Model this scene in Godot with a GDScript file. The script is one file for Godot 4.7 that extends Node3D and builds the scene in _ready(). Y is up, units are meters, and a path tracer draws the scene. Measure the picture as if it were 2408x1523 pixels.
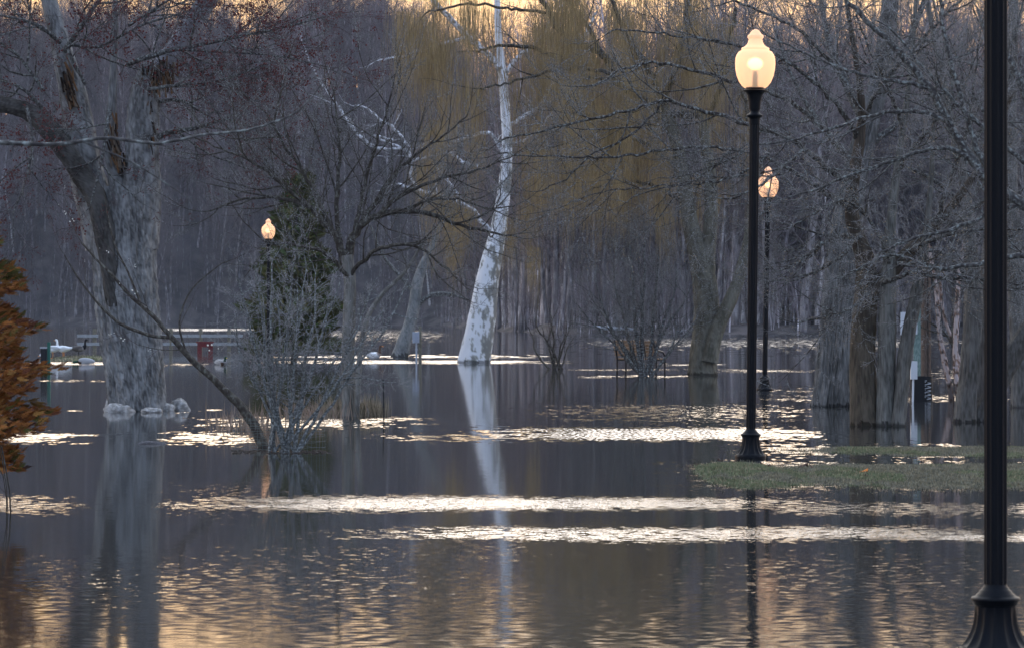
extends Node3D
# A flooded park at dusk: bare trees and street lamps standing in still water, a wooded far bank behind.
# Photograph pixels (on a 2407 x 1523 grid) are turned into directions; distances come from where things meet the water.
const F := 7404.0      # focal length in those pixels
const CX := 1203.5
const HY := 743.0      # row of the horizon
const CAMH := 1.6      # camera above the water

var rng := RandomNumberGenerator.new()
var taken := {}
var M := {}
var twig_mesh := {}
var COS := {}
var SIN := {}

class Acc:
	var v := PackedVector3Array()
	var n := PackedVector3Array()
	var c := PackedColorArray()
	var ix := PackedInt32Array()
	func build(mat: Material) -> ArrayMesh:
		var arr := []
		arr.resize(Mesh.ARRAY_MAX)
		arr[Mesh.ARRAY_VERTEX] = v
		arr[Mesh.ARRAY_NORMAL] = n
		if c.size() == v.size():
			arr[Mesh.ARRAY_COLOR] = c
		arr[Mesh.ARRAY_INDEX] = ix
		var m := ArrayMesh.new()
		m.add_surface_from_arrays(Mesh.PRIMITIVE_TRIANGLES, arr)
		m.surface_set_material(0, mat)
		return m

# ---------------------------------------------------------------- small helpers
func at(x: float, y: float, d: float) -> Vector3:
	return Vector3((x - CX) / F * d, CAMH - (y - HY) / F * d, -d)

func depth(y: float) -> float:
	return CAMH * F / (y - HY)

func on_water(x: float, y: float) -> Vector3:
	return at(x, y, depth(y))

func rnd(a: float, b: float) -> float:
	return rng.randf_range(a, b)

func rvec() -> Vector3:
	return Vector3(rng.randfn(), rng.randfn(), rng.randfn()).limit_length(2.0)

func perp(t: Vector3) -> Vector3:
	var a := Vector3.UP if absf(t.y) < 0.9 else Vector3.RIGHT
	return a.cross(t).normalized()

func frame(dir: Vector3, roll: float, s: float) -> Basis:
	var u := perp(dir).rotated(dir, roll)
	return Basis(u * s, dir * s, u.cross(dir) * s)

func numbered(called: String) -> String:
	if not taken.has(called):
		taken[called] = 0
		return called
	taken[called] += 1
	return "%s_%03d" % [called, taken[called]]

func tag(o: Node, label: String, category: String, group := "") -> void:
	o.set_meta("label", label)
	o.set_meta("category", category)
	if group:
		o.set_meta("group", group)

func thing(called: String, label: String, category: String, where: Vector3, group := "") -> Node3D:
	var o := Node3D.new()
	o.name = numbered(called)
	add_child(o)
	o.position = where
	tag(o, label, category, group)
	return o

func part(called: String, mesh: Mesh, parent: Node, mat: Material = null, xf := Transform3D()) -> MeshInstance3D:
	var o := MeshInstance3D.new()
	o.name = called
	o.mesh = mesh
	if mat:
		o.material_override = mat
	o.transform = xf
	parent.add_child(o, true)
	return o

func structure(called: String, mesh: Mesh, mat: Material = null) -> MeshInstance3D:
	var o := MeshInstance3D.new()
	o.name = numbered(called)
	o.mesh = mesh
	if mat:
		o.material_override = mat
	o.set_meta("kind", "structure")
	add_child(o)
	return o

func scatter(called: String, mesh: Mesh, xfs: Array, parent: Node, colors := PackedColorArray()) -> MultiMeshInstance3D:
	var mm := MultiMesh.new()
	mm.transform_format = MultiMesh.TRANSFORM_3D
	mm.use_colors = colors.size() == xfs.size() and colors.size() > 0
	mm.mesh = mesh
	mm.instance_count = xfs.size()
	for i in xfs.size():
		mm.set_instance_transform(i, xfs[i])
		if mm.use_colors:
			mm.set_instance_color(i, colors[i])
	var o := MultiMeshInstance3D.new()
	o.name = called
	o.multimesh = mm
	o.set_meta("kind", "stuff")
	parent.add_child(o, true)
	return o

# ---------------------------------------------------------------- shapes
func ring_tables(sides: int) -> void:
	if COS.has(sides):
		return
	var c := PackedFloat32Array()
	var s := PackedFloat32Array()
	for j in sides:
		c.append(cos(TAU * j / sides))
		s.append(sin(TAU * j / sides))
	COS[sides] = c
	SIN[sides] = s

func tube(a: Acc, p: PackedVector3Array, r: PackedFloat32Array, sides: int) -> void:
	ring_tables(sides)
	var cs: PackedFloat32Array = COS[sides]
	var sn: PackedFloat32Array = SIN[sides]
	var m := p.size()
	var b0 := a.v.size()
	var t := (p[1] - p[0]).normalized()
	var u := perp(t)
	for i in m:
		if i > 0:
			t = (p[mini(i + 1, m - 1)] - p[i - 1]).normalized()
			u = (u - t * u.dot(t)).normalized()
		var w := t.cross(u)
		for j in sides:
			var d := u * cs[j] + w * sn[j]
			a.v.append(p[i] + d * r[i])
			a.n.append(d)
	for i in m - 1:
		for j in sides:
			var a0 := b0 + i * sides + j
			var a1 := b0 + i * sides + (j + 1) % sides
			a.ix.append_array(PackedInt32Array([a0, a0 + sides, a1, a1, a0 + sides, a1 + sides]))

func smooth_path(p: PackedVector3Array, r: PackedFloat32Array, step: float) -> Array:
	var op := PackedVector3Array()
	var orr := PackedFloat32Array()
	var m := p.size()
	for i in m - 1:
		var a := p[maxi(i - 1, 0)]
		var b := p[i]
		var c := p[i + 1]
		var d := p[mini(i + 2, m - 1)]
		var k := maxi(1, int(ceil(b.distance_to(c) / step)))
		for q in k:
			var t := float(q) / k
			op.append(0.5 * (2.0 * b + (c - a) * t + (2.0 * a - 5.0 * b + 4.0 * c - d) * t * t + (3.0 * b - a - 3.0 * c + d) * t * t * t))
			orr.append(lerpf(r[i], r[i + 1], t))
	op.append(p[m - 1])
	orr.append(r[m - 1])
	return [op, orr]

# A trunk whose bark is displaced: ridge(noise) up to amp metres, longer along the trunk than across; col(pos, relief) gives its colour.
func bark_tube(a: Acc, p0: PackedVector3Array, r0: PackedFloat32Array, sides: int, step: float, noise: FastNoiseLite, amp: float, fx: float, fy: float, flare: float, lobes: int, col: Callable) -> void:
	var sp := smooth_path(p0, r0, step)
	var p: PackedVector3Array = sp[0]
	var r: PackedFloat32Array = sp[1]
	var m := p.size()
	var b0 := a.v.size()
	var t := (p[1] - p[0]).normalized()
	var u := perp(t)
	var seed_off := rnd(0, 90)
	var along := 0.0
	for i in m:
		if i > 0:
			t = (p[mini(i + 1, m - 1)] - p[i - 1]).normalized()
			u = (u - t * u.dot(t)).normalized()
			along += p[i].distance_to(p[i - 1])
		var w := t.cross(u)
		var fl := flare * exp(-maxf(along, 0.0) / (r0[0] * 1.1))
		for j in sides:
			var th := TAU * j / sides
			var d := u * cos(th) + w * sin(th)
			var rr := r[i] * (1.0 + fl * (0.65 + 0.35 * cos(lobes * th + seed_off)))
			var k := r0[0] * fx
			var e := noise.get_noise_3d(cos(th) * k + seed_off, along * fy, sin(th) * k) + 0.35 * noise.get_noise_3d(cos(th) * k * 2.7, along * fy * 2.3 + seed_off, sin(th) * k * 2.7)
			var q := p[i] + d * (rr + amp * e * minf(1.0, r[i] / r0[0] * 1.3))
			a.v.append(q)
			a.n.append(d)
			a.c.append(col.call(q, e))
	for i in m - 1:
		for j in sides:
			var a0 := b0 + i * sides + j
			var a1 := b0 + i * sides + (j + 1) % sides
			a.ix.append_array(PackedInt32Array([a0, a0 + sides, a1, a1, a0 + sides, a1 + sides]))
	for i in m:
		for j in sides:
			var up := a.v[b0 + mini(i + 1, m - 1) * sides + j] - a.v[b0 + maxi(i - 1, 0) * sides + j]
			var side := a.v[b0 + i * sides + (j + 1) % sides] - a.v[b0 + i * sides + (j + sides - 1) % sides]
			a.n[b0 + i * sides + j] = side.cross(up).normalized()

# A turned shape; flutes > 0 cuts that many grooves where the third value of a ring is not zero.
func lathe(rings: Array, sides: int, flutes := 0) -> ArrayMesh:
	var a := Acc.new()
	var m := rings.size()
	for i in m:
		for j in sides:
			var th := TAU * j / sides
			var r: float = rings[i][0]
			if rings[i].size() > 2 and flutes:
				r *= 1.0 - rings[i][2] * pow(absf(sin(flutes * th * 0.5)), 0.7)
			a.v.append(Vector3(cos(th) * r, rings[i][1], sin(th) * r))
			a.n.append(Vector3.UP)
	for i in m - 1:
		for j in sides:
			var a0 := i * sides + j
			var a1 := i * sides + (j + 1) % sides
			a.ix.append_array(PackedInt32Array([a0, a1, a0 + sides, a1, a1 + sides, a0 + sides]))
	for i in m:
		for j in sides:
			var up := a.v[mini(i + 1, m - 1) * sides + j] - a.v[maxi(i - 1, 0) * sides + j]
			var side := a.v[i * sides + (j + 1) % sides] - a.v[i * sides + (j + sides - 1) % sides]
			a.n[i * sides + j] = up.cross(side).normalized()
	return a.build(null)

func box(a: Acc, lo: Vector3, hi: Vector3, xf := Transform3D()) -> void:
	for k in 6:
		var ax := k / 2
		var s := 1.0 if k % 2 else -1.0
		var nn := Vector3.ZERO
		nn[ax] = s
		var u := (ax + 1) % 3
		var w := (ax + 2) % 3
		var b := a.v.size()
		for q in [[0, 0], [1, 0], [1, 1], [0, 1]]:
			var p := Vector3.ZERO
			p[ax] = hi[ax] if s > 0 else lo[ax]
			p[u] = hi[u] if q[0] else lo[u]
			p[w] = hi[w] if q[1] else lo[w]
			a.v.append(xf * p)
			a.n.append((xf.basis * nn).normalized())
		if s > 0:
			a.ix.append_array(PackedInt32Array([b, b + 2, b + 1, b, b + 3, b + 2]))
		else:
			a.ix.append_array(PackedInt32Array([b, b + 1, b + 2, b, b + 2, b + 3]))

func boxes(list: Array, mat: Material) -> ArrayMesh:
	var a := Acc.new()
	for b in list:
		box(a, b[0], b[1], b[2] if b.size() > 2 else Transform3D())
	return a.build(mat)

func blob(rx: float, ry: float, rz: float, bump: float, freq: float, sd: int, rows := 14, cols := 22) -> ArrayMesh:
	var nz := FastNoiseLite.new()
	nz.seed = sd
	nz.frequency = freq
	nz.fractal_octaves = 3
	var a := Acc.new()
	for i in rows + 1:
		for j in cols:
			var ph := PI * i / rows
			var th := TAU * j / cols
			var d := Vector3(sin(ph) * cos(th), cos(ph), sin(ph) * sin(th))
			var k := 1.0 + bump * nz.get_noise_3dv(d * 10.0)
			a.v.append(Vector3(d.x * rx, d.y * ry, d.z * rz) * k)
			a.n.append(Vector3(d.x / rx, d.y / ry, d.z / rz).normalized())
	for i in rows:
		for j in cols:
			var a0 := i * cols + j
			var a1 := i * cols + (j + 1) % cols
			a.ix.append_array(PackedInt32Array([a0, a0 + cols, a1, a1, a0 + cols, a1 + cols]))
	for i in range(1, rows):
		for j in cols:
			var up := a.v[(i + 1) * cols + j] - a.v[(i - 1) * cols + j]
			var side := a.v[i * cols + (j + 1) % cols] - a.v[i * cols + (j + cols - 1) % cols]
			var nn := side.cross(up).normalized()
			a.n[i * cols + j] = nn if nn.dot(a.n[i * cols + j]) > 0 else -nn
	return a.build(null)

# ---------------------------------------------------------------- materials
func noise_tex(stops: Array, freq: float, sd: int, octaves := 4, size := 256) -> NoiseTexture2D:
	var nz := FastNoiseLite.new()
	nz.seed = sd
	nz.frequency = freq
	nz.noise_type = FastNoiseLite.TYPE_SIMPLEX_SMOOTH
	nz.fractal_octaves = octaves
	var t := NoiseTexture2D.new()
	t.width = size
	t.height = size
	t.seamless = true
	t.noise = nz
	var g := Gradient.new()
	g.offsets = PackedFloat32Array(stops.map(func(s): return s[0]))
	g.colors = PackedColorArray(stops.map(func(s): return s[1].linear_to_srgb()))
	t.color_ramp = g
	return t

func plain(c: Color, rough := 0.9, spec := 0.3) -> StandardMaterial3D:
	var m := StandardMaterial3D.new()
	m.albedo_color = c.linear_to_srgb()
	m.roughness = rough
	m.metallic_specular = spec
	return m

func grained(stops: Array, freq: float, sd: int, scale: Vector3, rough := 0.92, tint := false) -> StandardMaterial3D:
	var m := StandardMaterial3D.new()
	m.albedo_texture = noise_tex(stops, freq, sd)
	m.uv1_triplanar = true
	m.uv1_scale = scale
	m.roughness = rough
	m.metallic_specular = 0.25
	m.vertex_color_use_as_albedo = tint
	return m

func L(r: float, g: float, b: float) -> Color:
	return Color(r, g, b)

func tinted(c: Color, rough := 0.95) -> StandardMaterial3D:
	var m := plain(c, rough, 0.2)
	m.vertex_color_use_as_albedo = true
	return m

# ---------------------------------------------------------------- growing wood
# A twig spray one unit long: a main shoot with alternate side shoots. knots come back in spots, for buds.
func spray(sd: int, sides_n: int, side_len: float, crook: float, rise: float, r: float, spots: Array, fork := true) -> ArrayMesh:
	var keep := rng.state
	rng.seed = sd
	var a := Acc.new()
	var p := Vector3.ZERO
	var d := Vector3.UP
	var pts := PackedVector3Array([p])
	var rs := PackedFloat32Array([r])
	for i in 6:
		d = (d + rvec() * crook).normalized()
		p += d / 6.0
		pts.append(p)
		rs.append(lerpf(r, r * 0.35, (i + 1) / 6.0))
	tube(a, pts, rs, 3)
	spots.append(p)
	for k in sides_n:
		var t := lerpf(0.12, 0.95, (k + rnd(0, 0.8)) / sides_n)
		var i := int(t * 6)
		var q := pts[i].lerp(pts[i + 1], t * 6 - i)
		var dd := (pts[i + 1] - pts[i]).normalized()
		var sd2 := perp(dd).rotated(dd, k * 2.4 + rnd(-0.5, 0.5))
		var e := (dd * 0.75 + sd2 * 0.8 + Vector3.UP * rise).normalized()
		var ln := side_len * (1.15 - t) * rnd(0.6, 1.3)
		var sp := PackedVector3Array([q])
		var sr := PackedFloat32Array([r * 0.6])
		for s in 3:
			e = (e + rvec() * crook * 1.2 + dd * 0.1).normalized()
			q += e * ln / 3.0
			sp.append(q)
			sr.append(r * lerpf(0.6, 0.28, (s + 1) / 3.0))
		tube(a, sp, sr, 3)
		spots.append(q)
		spots.append(sp[2])
		if fork:
			for g in 2:
				var e2 := (e + rvec() * 0.7).normalized()
				var q2 := sp[1 + g]
				tube(a, PackedVector3Array([q2, q2 + e2 * ln * 0.25, q2 + (e2 + rvec() * 0.15) * ln * 0.5]), PackedFloat32Array([r * 0.4, r * 0.32, r * 0.22]), 3)
				spots.append(q2 + e2 * ln * 0.5)
	rng.state = keep
	return a.build(null)

func beads(spots: Array, r: float, jitter: float, per: int, sd: int) -> ArrayMesh:
	var keep := rng.state
	rng.seed = sd
	var a := Acc.new()
	for s in spots:
		for k in per:
			var q: Vector3 = s + rvec() * jitter
			var rr := r * rnd(0.6, 1.25)
			var b := a.v.size()
			for d in [Vector3.UP, Vector3.DOWN, Vector3.RIGHT, Vector3.LEFT, Vector3.BACK, Vector3.FORWARD]:
				a.v.append(q + d * rr)
				a.n.append(d)
			for f in [[0, 2, 4], [0, 4, 3], [0, 3, 5], [0, 5, 2], [1, 4, 2], [1, 3, 4], [1, 5, 3], [1, 2, 5]]:
				a.ix.append_array(PackedInt32Array([b + f[0], b + f[1], b + f[2]]))
	rng.state = keep
	return a.build(null)

func tree(called: String, label: String, category: String, where: Vector3, group := "") -> Dictionary:
	return {"node": thing(called, label, category, where, group), "base": where, "trunk": Acc.new(), "limbs": Acc.new(), "tw": []}

# Limb through photograph pixels: [x, y, width in pixels, metres nearer (+) or farther (-)].
func traced(T: Dictionary, pts: Array, d: float) -> Array:
	var p := PackedVector3Array()
	var r := PackedFloat32Array()
	for q in pts:
		var dd: float = d - (q[3] if q.size() > 3 else 0.0)
		p.append(at(q[0], q[1], dd) - T.base)
		r.append(q[2] * dd / F * 0.5)
	return [p, r]

func limb(T: Dictionary, pts: Array, d: float, spec: Array, dens := 1.0, sides := 8, t0 := 0.15, jig := 0.0) -> Array:
	var tr := traced(T, pts, d)
	var sp := smooth_path(tr[0], tr[1], 0.12)
	var p: PackedVector3Array = sp[0]
	var r: PackedFloat32Array = sp[1]
	for i in range(1, p.size()):
		p[i] += rvec() * (jig + r[i] * 0.10)
	tube(T.limbs, p, r, sides)
	sprout(T, p, r, t0, spec, 0, dens)
	return [p, r]

func sprout(T: Dictionary, p: PackedVector3Array, r: PackedFloat32Array, t0: float, spec: Array, lvl: int, dens := 1.0) -> void:
	var total := 0.0
	for i in p.size() - 1:
		total += p[i].distance_to(p[i + 1])
	var m := p.size()
	if lvl >= spec.size():
		return
	var s: Dictionary = spec[lvl]
	var cnt := int(total * (1.0 - t0) * s.n * dens + rng.randf())
	var spin := rnd(0, TAU)
	for k in cnt + 1:
		var t := lerpf(t0, 1.0, (k + rng.randf()) / (cnt + 1.0))
		if k == cnt:
			t = 1.0
		var f := t * (m - 1)
		var i := mini(int(f), m - 2)
		var q := p[i].lerp(p[i + 1], f - i)
		var d := (p[i + 1] - p[i]).normalized()
		var rr := lerpf(r[i], r[i + 1], f - i)
		spin += 2.4 + rnd(-0.6, 0.6)
		var ang := deg_to_rad(rnd(s.a0, s.a1)) * (0.3 if k == cnt else 1.0)
		var side := perp(d).rotated(d, spin)
		var e := (d * cos(ang) + side * sin(ang) + Vector3(s.get("pull", Vector3.ZERO))).normalized()
		var ln := rnd(s.l0, s.l1) * (1.15 - 0.5 * t)
		if s.has("twig"):
			T.tw.append(Transform3D(frame((e + Vector3.UP * s.up).normalized(), rnd(0, TAU), ln), q))
		else:
			branch(T, q, e, ln, minf(rr * 0.75, s.r * rnd(0.7, 1.2)), s, spec, lvl)

func branch(T: Dictionary, q: Vector3, e: Vector3, ln: float, r0: float, s: Dictionary, spec: Array, lvl: int) -> void:
	var seg: int = s.seg
	var p := PackedVector3Array([q])
	var r := PackedFloat32Array([r0])
	var c := q
	var d := e
	for i in seg:
		d = (d + rvec() * s.wob + Vector3.UP * s.up / seg).normalized()
		c += d * ln / seg
		p.append(c)
		r.append(r0 * lerpf(1.0, 0.35, (i + 1.0) / seg))
	tube(T.limbs, p, r, s.sides)
	sprout(T, p, r, 0.15, spec, lvl + 1)

func finish(T: Dictionary, trunk_mat: Material, limb_mat: Material, twig: Mesh, twig_mat: Material, extras := []) -> Node3D:
	if T.trunk.v.size():
		part("trunk", T.trunk.build(trunk_mat), T.node)
	if T.limbs.v.size():
		part("crown", T.limbs.build(limb_mat), T.node)
	if T.tw.size() and twig:
		var o := scatter("twigs", twig, T.tw, T.node)
		o.material_override = twig_mat
	for e in extras:   # [name, mesh, material, share of the sprays that carry it]
		var some := []
		for x in T.tw:
			if rng.randf() < e[3]:
				some.append(x)
		var o := scatter(e[0], e[1], some, T.node)
		o.material_override = e[2]
	return T.node

func ridge_noise(sd: int, ridged := true, octaves := 3) -> FastNoiseLite:
	var nz := FastNoiseLite.new()
	nz.seed = sd
	nz.frequency = 1.0
	nz.noise_type = FastNoiseLite.TYPE_SIMPLEX_SMOOTH
	nz.fractal_type = FastNoiseLite.FRACTAL_RIDGED if ridged else FastNoiseLite.FRACTAL_FBM
	nz.fractal_octaves = octaves
	return nz

func trunk(T: Dictionary, pts: Array, d: float, sides: int, step: float, nz: FastNoiseLite, amp: float, fx: float, fy: float, flare: float, lobes: int, col: Callable) -> Array:
	var tr := traced(T, pts, d)
	bark_tube(T.trunk, tr[0], tr[1], sides, step, nz, amp, fx, fy, flare, lobes, col)
	return tr

# ---------------------------------------------------------------- sky
func sky_color(az: float, el: float) -> Color:
	# el in degrees; az from the view direction. Afterglow low over the far bank, blue dusk elsewhere.
	var west := [[0.0, L(1.15, 0.62, 0.26)], [4.0, L(1.45, 0.74, 0.28)], [6.2, L(2.1, 1.34, 0.66)], [10.0, L(3.1, 2.6, 2.05)], [17.0, L(3.4, 3.15, 2.95)], [36.0, L(1.6, 1.66, 1.75)], [90.0, L(0.64, 0.88, 1.34)]]
	var east := [[0.0, L(0.58, 0.69, 0.94)], [10.0, L(0.67, 0.82, 1.14)], [35.0, L(0.66, 0.88, 1.31)], [90.0, L(0.64, 0.88, 1.34)]]
	var g := pow(0.5 + 0.5 * cos(az + 0.10), 1.6)
	return east_or(east, el).lerp(east_or(west, el), g)

func east_or(tab: Array, el: float) -> Color:
	for i in tab.size() - 1:
		if el <= tab[i + 1][0]:
			return tab[i][1].lerp(tab[i + 1][1], smoothstep(0.0, 1.0, (el - tab[i][0]) / (tab[i + 1][0] - tab[i][0])))
	return tab[-1][1]

func make_sky() -> ImageTexture:
	var w := 512
	var h := 256
	var im := Image.create(w, h, false, Image.FORMAT_RGBF)
	var nz := FastNoiseLite.new()
	nz.seed = 5
	nz.frequency = 1.6
	nz.fractal_octaves = 4
	for y in h:
		var el := 90.0 - (y + 0.5) / h * 180.0
		for x in w:
			var az := (x + 0.5) / w * TAU
			var c := sky_color(az, maxf(el, 0.0))
			var dir := Vector3(sin(az), tan(deg_to_rad(clampf(el, 0.0, 80.0))) * 3.0, -cos(az))
			var k := 1.0 + 0.10 * nz.get_noise_3dv(dir)
			im.set_pixel(x, y, Color(c.r * k, c.g * k, c.b * k))
	return ImageTexture.create_from_image(im)

# ---------------------------------------------------------------- water
# Breezy patches of the water, where ripples stand: [x from, x to, y from, y to (on the photograph's water), slope]
var breeze := [
	[300, 2060, 1160, 1208, 1.1], [1700, 2700, 1174, 1222, 0.62], [-260, 215, 1158, 1216, 0.55], [330, 760, 1120, 1240, 0.19],
	[700, 2600, 1232, 1280, 0.92], [1900, 2700, 1250, 1276, 1.0], [500, 1500, 1268, 1330, 0.17],
	[1080, 2000, 996, 1045, 1.3], [1240, 1960, 940, 1010, 0.66], [820, 1300, 1014, 1042, 0.60],
	[-120, 250, 1008, 1048, 0.95], [345, 640, 1008, 1054, 0.9], [430, 1010, 972, 1014, 0.85],
	[535, 775, 1058, 1067, 0.9], [590, 1360, 845, 857, 1.4], [570, 1340, 833, 842, 1.0],
	[1280, 1660, 865, 873, 0.7], [1400, 1640, 879, 891, 1.0], [1640, 1940, 866, 877, 0.9], [1550, 1700, 851, 863, 1.0],
	[370, 480, 851, 863, 0.8], [90, 270, 849, 859, 1.4], [110, 260, 892, 898, 0.8],
	[1180, 2440, 778, 846, 0.66], [1160, 2440, 760, 786, 0.6], [620, 1120, 768, 834, 0.46], [290, 660, 771, 780, 1.2],
	[1740, 2440, 922, 952, 0.66], [2170, 2440, 848, 932, 0.62], [1820, 2020, 902, 937, 0.5],
	[1575, 2500, 1068, 1168, 0.85], [1650, 2500, 1034, 1084, 0.8],
	[395, 470, 958, 973, 0.9], [190, 265, 958, 969, 0.8], [1500, 2600, 1280, 1420, 0.16], [-200, 1300, 1300, 1440, 0.13],
]
var breeze_world := []

func breeze_at(x: float, d: float) -> float:
	var s := 0.0
	for b in breeze_world:
		var u: float = absf(x - b[0] * (d / b[6])) / (b[1] * (d / b[6]))
		if u > 1.15:
			continue
		var v: float = absf(d - b[2]) / b[3]
		if v > 1.15:
			continue
		s = maxf(s, b[4] * smoothstep(1.1, 0.2, v) * smoothstep(1.12, 0.4, u))
	return s

func water_zone(x0: float, x1: float, d0: float, d1: float, w: int, h: int, fine: Vector2, coarse_f: float, dash: Vector2, steep := 1.0) -> void:
	var n1 := FastNoiseLite.new()
	n1.noise_type = FastNoiseLite.TYPE_SIMPLEX
	n1.fractal_type = FastNoiseLite.FRACTAL_NONE
	n1.frequency = 1.0
	n1.seed = 11
	var n2: FastNoiseLite = n1.duplicate()
	n2.seed = 29
	var cell := 8
	var cw := w / cell + 2
	var ch := h / cell + 2
	var coarse := PackedFloat32Array()
	coarse.resize(cw * ch)
	var edge := PackedFloat32Array()
	edge.resize(cw * ch)
	for j in ch:
		var d := d1 + (d0 - d1) * float(j * cell) / h
		for i in cw:
			var x := x0 + (x1 - x0) * float(i * cell) / w
			# gusts have ragged edges
			var gx := x + n2.get_noise_2d(x * 0.6, d * 1.3) * 0.012 * d
			var gd := d * (1.0 + 0.006 * n2.get_noise_2d(x * 0.3 + 40.0, d * 0.2) + 0.003 * n1.get_noise_2d(x * 1.1, d * 0.8))
			coarse[j * cw + i] = breeze_at(gx, gd)
			edge[j * cw + i] = 0.75 + 0.5 * n1.get_noise_2d(x * 0.23 + 7.0, d * 0.12)
	var data := PackedFloat32Array()
	data.resize(w * h * 3)
	var fx := 1.0 / fine.x
	var fd := 1.0 / fine.y
	var f := 1.0 / coarse_f
	var wx := 1.0 / dash.x
	var wd := 1.0 / dash.y
	var q := 0
	for j in h:
		var d := d1 + (d0 - d1) * (j + 0.5) / h
		var cj := j / cell
		var tj := float(j % cell) / cell
		var near := smoothstep(27.0, 14.0, d)
		var calm := 0.0022 + 0.014 * near * near
		for i in w:
			var x := x0 + (x1 - x0) * (i + 0.5) / w
			var k := cj * cw + i / cell
			var ti := float(i % cell) / cell
			var m := lerpf(lerpf(coarse[k], coarse[k + 1], ti), lerpf(coarse[k + cw], coarse[k + cw + 1], ti), tj)
			var e := edge[k]
			var a := n1.get_noise_2d(x * f * 0.55, d * f)
			var sz := calm * e * a - 0.004 * near * near
			var sx := calm * 0.5 * e * n2.get_noise_2d(x * f * 0.8, d * f * 0.9)
			if m > 0.01:
				# wavelets cover more of the water the stronger the breeze is
				var need := 0.56 + 0.55 * n1.get_noise_2d(x * wx, d * wd) + 0.2 * n2.get_noise_2d(x * wx * 2.3, d * wd * 2.1)
				var hold := smoothstep(need - 0.2, need + 0.2, m * 0.95)
				if hold > 0.0:
					sz -= steep * (0.03 + 0.14 * minf(m, 1.2)) * hold * (0.5 + 0.55 * n2.get_noise_2d(x * fx, d * fd))
					sx += 0.05 * hold * n1.get_noise_2d(x * fx * 0.9, d * fd * 0.9)
			var inv := 1.0 / sqrt(1.0 + sx * sx + sz * sz)
			data[q] = sx * inv * 0.5 + 0.5
			data[q + 1] = sz * inv * 0.5 + 0.5
			data[q + 2] = inv * 0.5 + 0.5
			q += 3
	var im := Image.create_from_data(w, h, false, Image.FORMAT_RGBF, data.to_byte_array())
	var m := water_material()
	m.normal_enabled = true
	m.normal_texture = ImageTexture.create_from_image(im)
	m.normal_scale = 1.0
	m.texture_repeat = false
	structure("water", sheet(x0, x1, d0, d1), m)

func water_material() -> StandardMaterial3D:
	var m := plain(L(0.022, 0.024, 0.024), 0.055, 0.5)
	return m

func sheet(x0: float, x1: float, d0: float, d1: float, y := 0.0) -> ArrayMesh:
	var arr := []
	arr.resize(Mesh.ARRAY_MAX)
	arr[Mesh.ARRAY_VERTEX] = PackedVector3Array([Vector3(x0, y, -d1), Vector3(x1, y, -d1), Vector3(x1, y, -d0), Vector3(x0, y, -d0)])
	arr[Mesh.ARRAY_NORMAL] = PackedVector3Array([Vector3.UP, Vector3.UP, Vector3.UP, Vector3.UP])
	arr[Mesh.ARRAY_TANGENT] = PackedFloat32Array([1, 0, 0, 1, 1, 0, 0, 1, 1, 0, 0, 1, 1, 0, 0, 1])
	arr[Mesh.ARRAY_TEX_UV] = PackedVector2Array([Vector2(0, 0), Vector2(1, 0), Vector2(1, 1), Vector2(0, 1)])
	arr[Mesh.ARRAY_INDEX] = PackedInt32Array([0, 1, 2, 0, 2, 3])
	var m := ArrayMesh.new()
	m.add_surface_from_arrays(Mesh.PRIMITIVE_TRIANGLES, arr)
	return m

func make_water() -> void:
	for b in breeze:
		var dn := depth(b[3])
		var df := depth(b[2])
		var dm := (dn + df) * 0.5
		breeze_world.append([((b[0] + b[1]) * 0.5 - CX) / F * dm, (b[1] - b[0]) * 0.5 / F * dm, dm, (df - dn) * 0.5, b[4], 0.0, dm])
	water_zone(-5.6, 5.6, 10.0, 34.0, 1000, 1300, Vector2(0.028, 0.055), 0.10, Vector2(0.20, 0.17))
	water_zone(-22.0, 22.0, 34.0, 120.0, 1500, 950, Vector2(0.06, 0.2), 0.2, Vector2(0.36, 0.8))
	water_zone(-100.0, 100.0, 120.0, 620.0, 1000, 800, Vector2(0.5, 1.4), 1.0, Vector2(1.2, 5.0), 2.0)
	var still := water_material()
	for r in [[-260, 260, -60, 10], [-260, -5.6, 10, 34], [5.6, 260, 10, 34], [-260, -22, 34, 120], [22, 260, 34, 120], [-260, -100, 120, 620], [100, 260, 120, 620]]:
		structure("water", sheet(r[0], r[1], r[2], r[3]), still)

# ---------------------------------------------------------------- far bank
func bank_d(x: float) -> float:
	return lerpf(535.0, 284.0, smoothstep(-14.0, 5.0, x)) + 6.0 * sin(x * 0.21)

var hill_tab := [[-260, 36], [-120, 39.5], [-94, 39.5], [-62, 38.5], [-52, 35], [-40, 45.5], [-28, 44.5], [-18, 36.5], [-8, 32.5], [8, 27], [40, 19], [100, 15], [260, 13]]

func hill_top(x: float) -> float:
	for i in hill_tab.size() - 1:
		if x <= hill_tab[i + 1][0]:
			return lerpf(hill_tab[i][1], hill_tab[i + 1][1], smoothstep(0.0, 1.0, (x - hill_tab[i][0]) / (hill_tab[i + 1][0] - hill_tab[i][0])))
	return 13.0

var ground_noise: FastNoiseLite

func ground_y(x: float, d: float) -> float:
	var e := d - bank_d(x)
	var lump := ground_noise.get_noise_2d(x * 0.12, d * 0.12)
	var y := -0.8 + 1.4 * smoothstep(-4.0, 5.0, e) + 0.8 * lump * smoothstep(0.0, 10.0, e)
	var hill := hill_top(x) * smoothstep(530.0, 612.0, d)
	return y + hill * smoothstep(0.0, 12.0, e) + minf(e, 60.0) * 0.012 * float(e > 0.0)

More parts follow.
